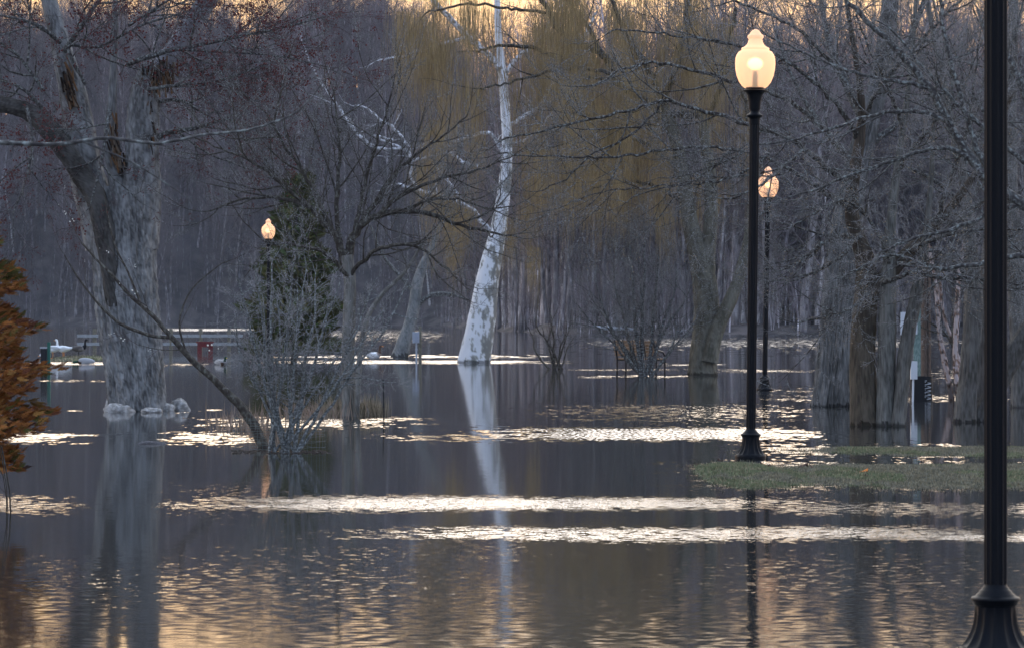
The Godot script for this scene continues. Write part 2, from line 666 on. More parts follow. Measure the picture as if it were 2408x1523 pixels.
func make_bank() -> void:
	ground_noise = ridge_noise(71, false, 4)
	var a := Acc.new()
	var nx := 150
	var nd := 110
	for j in nd + 1:
		for i in nx + 1:
			var x := -240.0 + 480.0 * i / nx
			var d := 262.0 + 500.0 * j / nd
			a.v.append(Vector3(x, ground_y(x, d), -d))
			a.n.append(Vector3(ground_y(x - 1, d) - ground_y(x + 1, d), 2.0, ground_y(x, d + 1) - ground_y(x, d - 1)).normalized())
	for j in nd:
		for i in nx:
			var b := j * (nx + 1) + i
			a.ix.append_array(PackedInt32Array([b, b + nx + 1, b + 1, b + 1, b + nx + 1, b + nx + 2]))
	structure("hill", a.build(grained([[0.3, L(0.04, 0.036, 0.036)], [0.5, L(0.07, 0.062, 0.06)], [0.7, L(0.11, 0.095, 0.09)]], 0.02, 3, Vector3(0.05, 0.05, 0.05))))

# one bare woodland tree, twigs and all, as a trunk mesh and a crown mesh
func far_tree(sd: int, tall: float, spread: float, twig_r: float) -> Array:
	var keep := rng.state
	rng.seed = sd
	var tr := Acc.new()
	var cr := Acc.new()
	var p := PackedVector3Array([Vector3(0, -0.6, 0)])
	var r := PackedFloat32Array([tall * 0.012])
	var c := Vector3(0, -0.6, 0)
	var d := Vector3.UP
	for i in 10:
		d = (d + rvec() * 0.05 + Vector3.UP * 0.08).normalized()
		c += d * tall / 10.0
		p.append(c)
		r.append(tall * 0.012 * lerpf(1.0, 0.12, (i + 1) / 10.0))
	tube(tr, p, r, 6)
	var T := {"limbs": cr, "tw": []}
	var spec := [
		{"n": 1.5, "l0": tall * 0.16 * spread, "l1": tall * 0.36 * spread, "a0": 25.0, "a1": 60.0, "up": 0.55, "wob": 0.13, "r": tall * 0.0045, "seg": 6, "sides": 4},
		{"n": 2.1, "l0": 0.9, "l1": 2.4, "a0": 25.0, "a1": 60.0, "up": 0.35, "wob": 0.2, "r": twig_r * 1.7, "seg": 4, "sides": 3},
		{"n": 3.0, "l0": 0.5, "l1": 1.5, "a0": 20.0, "a1": 60.0, "up": 0.25, "wob": 0.22, "r": twig_r, "seg": 3, "sides": 3}]
	sprout(T, p, r, 0.28, spec, 0)
	rng.state = keep
	return [tr, cr]

func make_woods() -> void:
	var bark := grained([[0.3, L(0.08, 0.07, 0.07)], [0.55, L(0.18, 0.165, 0.165)], [0.75, L(0.32, 0.30, 0.30)]], 0.03, 8, Vector3(0.6, 0.12, 0.6), 0.95, true)
	var twig := tinted(L(0.112, 0.094, 0.096))
	var kinds := []
	for k in 5:
		var ft := far_tree(300 + k, [17.0, 15.0, 18.5, 14.0, 16.0][k], [1.0, 0.85, 0.8, 1.05, 0.7][k], 0.017)
		kinds.append([ft[0].build(bark), ft[1].build(twig)])
	var sapling := []
	for k in 3:
		var ft := far_tree(340 + k, [6.0, 4.5, 7.5][k], 1.25, 0.012)
		sapling.append([ft[0].build(bark), ft[1].build(twig)])
	var xs := []
	var spots := []
	for q in 3000:
		var left := q < 2000
		var x := rnd(-118, 16) if left else rnd(-6, 64)
		var e := pow(rng.randf(), 0.8) * (150.0 if left else 90.0) + 2.0
		spots.append([x, bank_d(x) + e, e, rng.randi() % 5, (rnd(0.75, 1.2) if rng.randf() < 0.66 else rnd(1.25, 1.65)) * (1.0 if left else 1.25)])
	spots.sort_custom(func(a, b): return a[1] < b[1])
	var mass := [[], [], [], [], []]
	var tint := [PackedColorArray(), PackedColorArray(), PackedColorArray(), PackedColorArray(), PackedColorArray()]
	var singles := 0
	for s in spots:
		var pos := Vector3(s[0], ground_y(s[0], s[1]), -s[1])
		var b := Basis(Vector3.UP, rnd(0, TAU)).scaled(Vector3.ONE * s[4]) * Basis(Vector3.RIGHT, rng.randfn() * 0.05)
		var xd: float = CX + s[0] / s[1] * F
		if s[2] < 11.0 and singles < 110 and xd > -60 and xd < 2460:
			singles += 1
			var o := thing("bank_tree", "bare grey-brown woodland tree at the front edge of the far bank", "tree", pos, "bare trees along the far bank")
			o.basis = b
			part("trunk", kinds[s[3]][0], o)
			part("crown", kinds[s[3]][1], o)
		else:
			var g := rnd(0.5, 1.6)
			mass[s[3]].append(Transform3D(b, pos))
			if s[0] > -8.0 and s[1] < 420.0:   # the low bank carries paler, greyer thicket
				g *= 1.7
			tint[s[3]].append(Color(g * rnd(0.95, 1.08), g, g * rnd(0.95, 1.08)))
	var woods := thing("woodland", "dense bare grey-purple woodland covering the far hillside and bank", "woodland", Vector3.ZERO)
	woods.set_meta("kind", "stuff")
	for k in 5:
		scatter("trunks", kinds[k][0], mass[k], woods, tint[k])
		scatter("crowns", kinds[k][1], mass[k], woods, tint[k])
	# undergrowth thickets along the water's edge and through the wood
	var under := [[], [], []]
	var shade := [PackedColorArray(), PackedColorArray(), PackedColorArray()]
	for q in 2200:
		var left := q < 1400
		var x := rnd(-118, 16) if left else rnd(-6, 64)
		var e := pow(rng.randf(), 1.4) * 130.0
		var d := bank_d(x) + e
		under[q % 3].append(Transform3D(Basis(Vector3.UP, rnd(0, TAU)).scaled(Vector3.ONE * rnd(0.5, 1.1)), Vector3(x, ground_y(x, d) - 0.1, -d)))
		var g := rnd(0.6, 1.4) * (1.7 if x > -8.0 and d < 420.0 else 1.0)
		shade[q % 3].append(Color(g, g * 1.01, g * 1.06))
	var brush := thing("undergrowth", "thin bare saplings and brush under the far trees", "brush", Vector3.ZERO)
	brush.set_meta("kind", "stuff")
	for k in 3:
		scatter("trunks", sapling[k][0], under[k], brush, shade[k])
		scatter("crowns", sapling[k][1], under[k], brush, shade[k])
	# pale sycamore stems showing among the dark ones
	var pale := grained([[0.35, L(0.22, 0.2, 0.19)], [0.5, L(0.5, 0.5, 0.5)], [0.8, L(0.62, 0.62, 0.62)]], 0.03, 18, Vector3(0.5, 0.3, 0.5), 0.9)
	for q in [[1445, 300.0, 17.0], [1560, 310.0, 15.0], [1338, 330.0, 18.0], [30, 560.0, 16.0], [255, 548.0, 17.0], [716, 570.0, 18.0], [1510, 305.0, 13.0], [1010, 545.0, 16.0], [2085, 300.0, 16.0]]:
		var pos := at(q[0], 0, q[1])
		pos.y = ground_y(pos.x, q[1])
		var o := thing("pale_tree", "slender bare tree with whitish stem among the dark far woods", "tree", pos, "pale stems in the far woods")
		o.basis = Basis(Vector3.UP, q[0]).scaled(Vector3.ONE * q[2] / 17.0)
		part("trunk", kinds[0][0], o, pale)
		part("crown", kinds[0][1], o)

# ---------------------------------------------------------------- street lamps
func turned(rings: Array, k: float, flutes := 0, sides := 40) -> ArrayMesh:
	return lathe(rings.map(func(q): return [q[0] * k, q[1] * k] + ([q[2]] if q.size() > 2 else [])), sides, flutes)

func make_lamp(pos: Vector3, label: String, lit: float) -> Node3D:
	var o := thing("street_lamp", label, "street lamp", pos, "matching acorn street lamps in the flooded park")
	var k := 35.26 / F    # metres for a pixel of the lamp on the grass
	var iron: Material = M.iron
	part("base_flange", turned([[35.5, -40], [36, 0], [36.6, 3], [36.6, 7], [35.6, 10], [34, 11.3]], k), o, iron)
	part("fluted_base", turned([[34, 11.3, 0.05], [31, 14.5, 0.09], [27.5, 20, 0.12], [24, 27, 0.12], [21.8, 34, 0.11], [20.6, 43, 0.08], [20.2, 50, 0.03], [20.4, 51.5, 0.0]], k, 14, 128), o, iron)
	part("collar", turned([[20.4, 51.5], [21.6, 52.5], [21.6, 54], [23.6, 56.5], [24, 58], [23, 59.4], [19.4, 60.4], [18.8, 62], [16.4, 63.4], [15.8, 65.6], [13.6, 66.6], [13, 68.6], [11.6, 69.6], [11, 72]], k), o, iron)
	part("pole", turned([[11.2, 71, 0.12], [11.2, 300, 0.12], [11.3, 600, 0.12], [11.4, 788, 0.12]], k, 12, 120), o, iron)
	part("capital", turned([[11.6, 785], [12.6, 787], [12.6, 797], [13, 801], [17, 803.5], [19.6, 806], [19, 808.5], [13, 811.5], [10.6, 815], [10.8, 818], [13, 822], [14.5, 840], [17.5, 855], [22, 861], [29.5, 864], [29.8, 866], [23, 867.5], [21.5, 870], [21.5, 874], [2, 874]], k), o, iron)
	# frosted acorn globe and the bulb in it
	var bell := []
	for q in [[25, 872], [31, 877], [38, 887], [43.5, 901], [46.6, 917], [47.3, 930], [46.6, 941], [44, 950], [39, 957], [33.5, 960], [32.6, 961], [32.8, 965], [31.5, 966.5], [25.5, 969], [20.5, 974], [17.5, 980], [16, 986], [17.5, 989], [19, 990], [19, 995], [17.5, 996.5], [14.5, 998], [11.5, 1003], [7, 1008], [3, 1010], [0.5, 1010.4]]:
		bell.append([q[0] * k, q[1] * k])
	var g := part("globe", lathe(bell, 48), o, M.globe)
	var glow := Vector3(0, 929 * k, 0)
	var bulb_mat: StandardMaterial3D = M.bulb
	part("bulb", blob(0.085, 0.065, 0.085, 0.0, 1.0, 1, 10, 16), g, bulb_mat, Transform3D(Basis(), glow))
	part("socket", lathe([[0.03, 874 * k], [0.03, 900 * k], [0.02, 912 * k], [0.002, 912 * k]], 16), g, iron)
	var l := OmniLight3D.new()
	l.name = "lamp_light"
	l.position = glow
	l.light_color = Color(1.0, 0.78, 0.52)
	l.light_energy = lit
	l.light_size = 0.05
	l.omni_range = 40.0
	l.omni_attenuation = 2.0
	l.shadow_enabled = true
	o.add_child(l)
	return o

func make_lamps() -> void:
	M.iron = plain(L(0.004, 0.005, 0.007), 0.42, 0.20)
	var gl := StandardMaterial3D.new()
	gl.albedo_color = Color(0.98, 0.86, 0.74, 0.42)
	gl.refraction_enabled = true
	gl.refraction_scale = 0.004
	gl.roughness = 0.88
	gl.emission_enabled = true
	gl.emission = Color(1.0, 0.83, 0.69)
	gl.emission_energy_multiplier = 0.19
	M.globe = gl
	var bu := plain(L(1, 0.9, 0.7))
	bu.emission_enabled = true
	bu.emission = Color(1.0, 0.86, 0.60)
	bu.emission_energy_multiplier = 2.3
	M.bulb = bu
	make_lamp(on_water(1765, 1079), "black iron street lamp with glowing frosted globe beside the grass patch", 0.03).rotation.z = -0.0118
	make_lamp(on_water(1798, 918), "black iron street lamp in open water, its lit globe behind bare branches", 0.03).rotation.z = -0.017
	make_lamp(at(630, 743 + CAMH * F / 104.0, 104.0), "black iron street lamp half hidden behind the dark green cedar", 0.03)
	make_lamp(on_water(2342, 1552) + Vector3(0, 0.012, 0), "large black fluted street lamp post whose globe is out of view", 0.03)

# ---------------------------------------------------------------- the park's trees
var wet_noise := FastNoiseLite.new()

func wet(q: Vector3, reach: float) -> float:
	# bark soaked by the flood up to a ragged line
	return 1.0 if q.y > reach * (0.55 + 0.8 * wet_noise.get_noise_3d(q.x * 700.0, q.y * 200.0, q.z * 700.0)) else 0.3

func bark_col(lo: Color, hi: Color, reach: float, sd: int) -> Callable:
	var nz := ridge_noise(sd, false, 3)
	return func(q: Vector3, _e: float) -> Color:
		var t := clampf(0.5 + 0.7 * nz.get_noise_3d(q.x * 3.0, q.y * 1.2, q.z * 3.0) + 0.9 * nz.get_noise_3d(q.x * 30.0, q.y * 4.0, q.z * 30.0), 0.0, 1.0)
		var c := lo.lerp(hi, t)
		var w := wet(q, reach)
		return Color(c.r * w, c.g * w, c.b * w)

func maple_spec(k := 1.0, up := 0.3) -> Array:
	return [
		{"n": 4.2 * k, "l0": 0.6, "l1": 1.7, "a0": 30.0, "a1": 70.0, "up": up + 0.4, "pull": Vector3(0, -0.12, 0), "wob": 0.07, "r": 0.015, "seg": 9, "sides": 4},
		{"n": 4.6 * k, "l0": 0.3, "l1": 1.1, "a0": 25.0, "a1": 60.0, "up": up + 0.25, "pull": Vector3(0, -0.15, 0), "wob": 0.09, "r": 0.0085, "seg": 6, "sides": 3},
		{"n": 5.0, "l0": 0.2, "l1": 0.5, "a0": 20.0, "a1": 55.0, "up": up, "twig": true}]

func make_trees() -> void:
	M.bark = tinted(L(1, 1, 1), 0.95)
	M.limb = grained([[0.3, L(0.04, 0.036, 0.036)], [0.5, L(0.075, 0.07, 0.067)], [0.64, L(0.13, 0.13, 0.122)], [0.78, L(0.26, 0.29, 0.275)]], 0.04, 21, Vector3(1.5, 1.5, 1.5))
	M.limb_brown = grained([[0.3, L(0.035, 0.029, 0.025)], [0.55, L(0.07, 0.061, 0.05)], [0.75, L(0.15, 0.15, 0.13)]], 0.04, 22, Vector3(1.5, 1.0, 1.5))
	M.twig_dark = grained([[0.38, L(0.06, 0.05, 0.046)], [0.56, L(0.12, 0.108, 0.102)], [0.7, L(0.36, 0.38, 0.375)]], 0.05, 27, Vector3(0.9, 0.9, 0.9))
	M.limb_dark = grained([[0.3, L(0.03, 0.025, 0.022)], [0.5, L(0.065, 0.057, 0.05)], [0.64, L(0.12, 0.115, 0.105)], [0.8, L(0.30, 0.33, 0.31)]], 0.04, 26, Vector3(1.5, 1.5, 1.5))
	M.twig = grained([[0.35, L(0.11, 0.095, 0.095)], [0.5, L(0.20, 0.185, 0.185)], [0.68, L(0.40, 0.42, 0.42)]], 0.05, 23, Vector3(1.2, 1.2, 1.2))
	M.twig_red = grained([[0.35, L(0.05, 0.036, 0.038)], [0.6, L(0.10, 0.078, 0.082)], [0.8, L(0.22, 0.20, 0.205)]], 0.05, 24, Vector3(1.2, 1.2, 1.2))
	M.bud_red = plain(L(0.10, 0.020, 0.018), 0.7)
	M.bud_tan = plain(L(0.36, 0.27, 0.17), 0.8)
	M.petal = plain(L(0.75, 0.74, 0.66), 0.8)
	var sA := []
	M.tw_a = spray(41, 7, 0.45, 0.12, 0.25, 0.012, sA)
	M.buds_a = beads(sA.slice(0, 14), 0.030, 0.012, 2, 5)
	var sB := []
	M.tw_b = spray(42, 8, 0.5, 0.22, 0.05, 0.016, sB)
	var sC := []
	M.tw_c = spray(43, 6, 0.6, 0.12, 0.2, 0.014, sC)
	M.buds_c = beads(sC.slice(0, 12), 0.018, 0.008, 1, 6)
	M.flowers = beads(sC.slice(0, 4), 0.034, 0.03, 1, 7)
	big_left_maple()
	sycamore()
	willow()
	right_maples()
	clump_tree()
	edge_trees()
	shrubs()
	cedars()

func big_left_maple() -> void:
	var d := depth(965.0)
	var base := on_water(320, 965)
	var T := tree("maple_tree", "massive old grey maple with broken rotten limbs standing among stones", "tree", base)
	var col := bark_col(L(0.075, 0.074, 0.072), L(0.27, 0.272, 0.27), 0.02, 51)
	var nz := ridge_noise(52, true, 3)
	trunk(T, [[322, 990, 118], [320, 950, 118], [315, 880, 124], [306, 800, 134], [298, 720, 138], [292, 640, 138], [287, 560, 140], [285, 490, 144], [284, 440, 130]], d, 160, 0.03, nz, 0.055, 15.0, 1.3, 0.16, 7, col)
	# the stems it parts into
	trunk(T, [[318, 580, 96], [328, 500, 88], [332, 410, 78], [333, 330, 70], [337, 250, 66], [346, 190, 58], [354, 160, 40], [360, 146, 12]], d, 64, 0.03, nz, 0.045, 15.0, 1.3, 0.0, 3, col)
	trunk(T, [[246, 580, 90], [222, 480, 82], [198, 390, 72], [184, 300, 66], [170, 220, 58], [152, 150, 48], [137, 86, 40], [113, 0, 34], [95, -70, 28]], d + 0.15, 56, 0.035, nz, 0.035, 12.0, 1.3, 0.0, 3, col)
	trunk(T, [[266, 720, 26, 0.40], [258, 640, 38, 0.43], [248, 560, 46, 0.47], [226, 470, 46, 0.5], [180, 395, 43, 0.5], [130, 326, 40, 0.5], [69, 265, 36, 0.5], [0, 244, 32, 0.5], [-60, 225, 26, 0.5]], d, 44, 0.035, nz, 0.03, 12.0, 1.3, 0.0, 3, bark_col(L(0.035, 0.033, 0.03), L(0.10, 0.095, 0.09), -9.0, 53))
	trunk(T, [[282, 470, 50], [268, 400, 34], [255, 330, 24], [262, 240, 20], [266, 150, 16], [270, 60, 13], [268, -40, 10]], d, 28, 0.04, nz, 0.012, 9.0, 1.2, 0.0, 3, col)
	trunk(T, [[352, 205, 48], [372, 170, 60], [396, 138, 46], [430, 90, 46], [462, 40, 45], [490, -5, 43], [520, -60, 38]], d + 0.2, 48, 0.03, nz, 0.018, 9.0, 1.2, 0.0, 3, bark_col(L(0.16, 0.16, 0.17), L(0.27, 0.27, 0.29), -9.0, 54))
	var sp := [
		{"n": 4.6, "l0": 0.7, "l1": 2.2, "a0": 35.0, "a1": 75.0, "up": 0.1, "wob": 0.12, "r": 0.018, "seg": 9, "sides": 4},
		{"n": 4.4, "l0": 0.3, "l1": 1.0, "a0": 25.0, "a1": 65.0, "up": 0.15, "wob": 0.13, "r": 0.009, "seg": 5, "sides": 3},
		{"n": 4.2, "l0": 0.25, "l1": 0.6, "a0": 20.0, "a1": 60.0, "up": 0.1, "twig": true}]
	limb(T, [[360, 330, 14], [395, 312, 13], [440, 305, 11], [490, 292, 9], [535, 282, 7], [600, 300, 4]], d, sp, 0.8)
	limb(T, [[365, 240, 10], [420, 236, 8], [470, 262, 6], [520, 290, 4]], d, sp, 0.7)
	limb(T, [[300, 150, 12, 1.0], [330, 140, 13, 1.2], [400, 118, 12, 1.2], [440, 112, 10, 1.2], [540, 90, 8, 1.2], [640, 70, 6, 1.2], [760, 40, 4, 1.2]], d, sp, 1.0)
	limb(T, [[430, 117, 7, 1.2], [520, 122, 6, 1.2], [640, 130, 4, 1.2], [740, 150, 3, 1.2]], d, sp, 1.0)
	limb(T, [[165, 330, 12], [120, 280, 10, 0.4], [60, 215, 8, 0.6], [10, 190, 6, 0.6], [-40, 170, 4, 0.6]], d, sp, 0.9)
	limb(T, [[150, 120, 14, 0.6], [190, 60, 11, 0.9], [240, -10, 8, 0.9]], d, sp, 1.0)
	limb(T, [[140, 100, 12, 0.6], [90, 60, 9, 0.9], [20, 40, 6, 0.9], [-40, 30, 4, 0.9]], d, sp, 1.0)
	limb(T, [[256, 260, 14, 0.7], [246, 330, 9, 0.9], [232, 400, 7, 0.9], [212, 480, 4, 0.9]], d, sp, 0.5)
	limb(T, [[200, 200, 9, 0.9], [160, 110, 9, 1.0], [230, 110, 8, 1.0], [330, 60, 6, 1.0], [430, 30, 4, 1.0]], d, sp, 1.1)
	limb(T, [[100, 210, 8, 0.9], [40, 130, 7, 1.0], [-20, 90, 5, 1.0]], d, sp, 1.1)
	limb(T, [[60, 250, 9, 0.9], [75, 330, 7, 1.0], [60, 420, 5, 1.0], [30, 500, 3, 1.0]], d, sp, 0.7)
	limb(T, [[300, 60, 8, 0.8], [380, 10, 6, 0.8], [460, -40, 4, 0.8]], d, sp, 1.0)
	limb(T, [[345, 210, 9, 0.8], [420, 200, 7, 1.0], [510, 190, 5, 1.0], [600, 160, 3, 1.0]], d, sp, 1.0)
	var o := finish(T, M.bark, M.limb, M.tw_a, M.twig_red, [["buds", M.buds_a, M.bud_red, 0.6]])
	# rotten wood laid bare: splintered slabs of different browns
	var wood := [plain(L(0.14, 0.075, 0.036)), plain(L(0.06, 0.036, 0.022)), plain(L(0.02, 0.013, 0.010)), plain(L(0.12, 0.09, 0.065))]
	var acc := [Acc.new(), Acc.new(), Acc.new(), Acc.new()]
	for q in [[385, 178, 46, 34, 46], [348, 222, 12, 46, 16], [352, 180, 26, 30, 20], [160, 200, 14, 60, 34], [170, 235, 10, 16, 14], [268, 330, 16, 50, 30], [282, 385, 20, 26, 22], [355, 330, 8, 26, 10]]:
		for s in q[4]:
			var c := at(q[0] + rng.randfn() * q[2] * 0.42, q[1] + rng.randfn() * q[3] * 0.45, d - 0.16 - 0.05 * rng.randf()) - base
			var e := (Vector3(rng.randfn() * 0.16 + (0.25 if q[0] < 300 else 0.0), -1.0, rng.randfn() * 0.2)).normalized()
			var ln := rnd(0.05, 0.17)
			var wd := rnd(0.008, 0.026)
			box(acc[rng.randi() % 4], Vector3(-wd, -ln, -0.012), Vector3(wd, ln, 0.012), Transform3D(frame(e, rnd(-0.5, 0.5), 1.0), c))
	for k in 4:
		part("rotten_wood", acc[k].build(wood[k]), o).set_meta("kind", "stuff")
	# stones set round its foot
	var stone := grained([[0.3, L(0.17, 0.165, 0.155)], [0.55, L(0.30, 0.295, 0.285)], [0.75, L(0.42, 0.415, 0.41)]], 0.03, 61, Vector3(1.6, 1.6, 1.6))
	var words := ["upright grey stone leaning on the maple's foot beside the flat stone", "long flat pale stone in front of the old maple's trunk", "rounded grey-brown stone against the middle of the old maple's foot", "low thin stone half under water before the old maple", "small brownish stone between the maple's foot and the wedge-shaped stone", "wedge-shaped grey stone standing farthest out from the old maple"]
	var k := 0
	for q in [[256, 961, 20, 36, 0.5], [281, 968, 62, 18, 0.15], [331, 965, 50, 24, 0.3], [356, 969, 46, 11, 0.1], [391, 965, 32, 17, 0.3], [422, 964, 42, 27, -0.5]]:
		var pos := on_water(q[0], q[1])
		var dd: float = -pos.z
		var st := part(numbered("stone"), blob(q[2] * 0.56 * dd / F, q[3] * 0.95 * dd / F, q[2] * 0.45 * dd / F, 0.35, 0.09, 70 + k), self, stone, Transform3D(Basis(Vector3.FORWARD, q[4] * 0.4) * Basis(Vector3.UP, sin(k * 2.1) * 0.35), pos + Vector3(0, q[3] * 0.1 * dd / F, 0)))
		tag(st, words[k], "stone", "stones round the old maple")
		k += 1

func sycamore() -> void:
	var d := depth(853.0)
	var base := on_water(1116, 853)
	var T := tree("sycamore_tree", "leaning sycamore with peeling white and tan bark standing in the water", "tree", base)
	var nz := ridge_noise(81, false, 2)
	var pn := ridge_noise(82, false, 3)
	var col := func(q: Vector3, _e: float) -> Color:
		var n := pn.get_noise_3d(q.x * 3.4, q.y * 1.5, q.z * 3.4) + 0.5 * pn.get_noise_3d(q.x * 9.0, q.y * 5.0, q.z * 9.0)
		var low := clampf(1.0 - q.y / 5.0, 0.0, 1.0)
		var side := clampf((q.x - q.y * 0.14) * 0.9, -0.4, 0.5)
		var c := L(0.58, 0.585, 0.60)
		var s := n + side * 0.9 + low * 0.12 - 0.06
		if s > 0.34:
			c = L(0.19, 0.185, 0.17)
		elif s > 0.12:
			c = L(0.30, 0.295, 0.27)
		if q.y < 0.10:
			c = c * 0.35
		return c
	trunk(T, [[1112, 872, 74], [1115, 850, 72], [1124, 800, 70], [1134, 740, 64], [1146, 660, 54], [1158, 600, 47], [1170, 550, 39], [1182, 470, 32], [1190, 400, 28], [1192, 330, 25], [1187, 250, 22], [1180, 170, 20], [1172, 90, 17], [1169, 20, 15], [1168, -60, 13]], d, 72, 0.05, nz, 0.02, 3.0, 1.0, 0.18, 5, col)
	M.white_limb = grained([[0.36, L(0.10, 0.095, 0.09)], [0.46, L(0.36, 0.36, 0.37)], [0.58, L(0.62, 0.63, 0.66)]], 0.05, 83, Vector3(0.5, 0.5, 0.5))
	var sp := [
		{"n": 0.9, "l0": 0.6, "l1": 1.8, "a0": 30.0, "a1": 70.0, "up": 0.2, "wob": 0.2, "r": 0.02, "seg": 7, "sides": 4},
		{"n": 1.4, "l0": 0.4, "l1": 0.9, "a0": 30.0, "a1": 65.0, "up": 0.1, "wob": 0.22, "r": 0.010, "seg": 4, "sides": 3}]
	for q in [
		[[1180, 165, 18], [1150, 130, 15], [1098, 85, 14], [1050, 35, 13], [1010, -5, 11]],
		[[1098, 88, 9], [1062, 98, 8], [1020, 108, 7], [960, 128, 6], [890, 142, 4]],
		[[1184, 190, 15], [1200, 155, 13], [1225, 128, 11], [1262, 100, 9], [1290, 60, 8], [1330, 0, 7]],
		[[1192, 300, 11], [1250, 262, 10], [1300, 232, 9], [1340, 222, 7]],
		[[1270, 250, 9], [1300, 190, 9], [1330, 130, 9], [1370, 90, 8], [1400, 30, 6]],
		[[1192, 380, 9], [1165, 330, 9], [1148, 312, 9], [1100, 322, 8], [1066, 332, 7], [1030, 322, 6], [1010, 332, 5]],
		[[1170, 560, 13], [1130, 520, 11], [1108, 490, 10], [1060, 470, 10], [1018, 455, 10], [975, 445, 9], [937, 434, 7]],
		[[1100, 486, 7], [1077, 460, 7], [1063, 440, 7], [1040, 410, 6], [1018, 388, 5]],
		[[1125, 390, 7], [1095, 385, 8], [1070, 368, 8], [1052, 358, 6], [1010, 368, 6], [977, 374, 6]],
		[[1000, 455, 7], [965, 420, 7], [970, 375, 8], [945, 350, 7], [880, 320, 6], [925, 330, 6]],
		[[945, 350, 7], [900, 350, 7], [866, 337, 8], [829, 302, 8], [795, 251, 7], [764, 208, 6], [730, 150, 4], [716, 113, 3]],
		[[960, 345, 6], [925, 302, 7], [890, 280, 6], [857, 252, 5], [830, 250, 3]],
		[[1192, 340, 7], [1230, 330, 6], [1270, 300, 5], [1300, 260, 4]]]:
		limb(T, q, d, sp, 1.0, 6, 0.2, 0.015)
	finish(T, M.bark, M.white_limb, null, null)

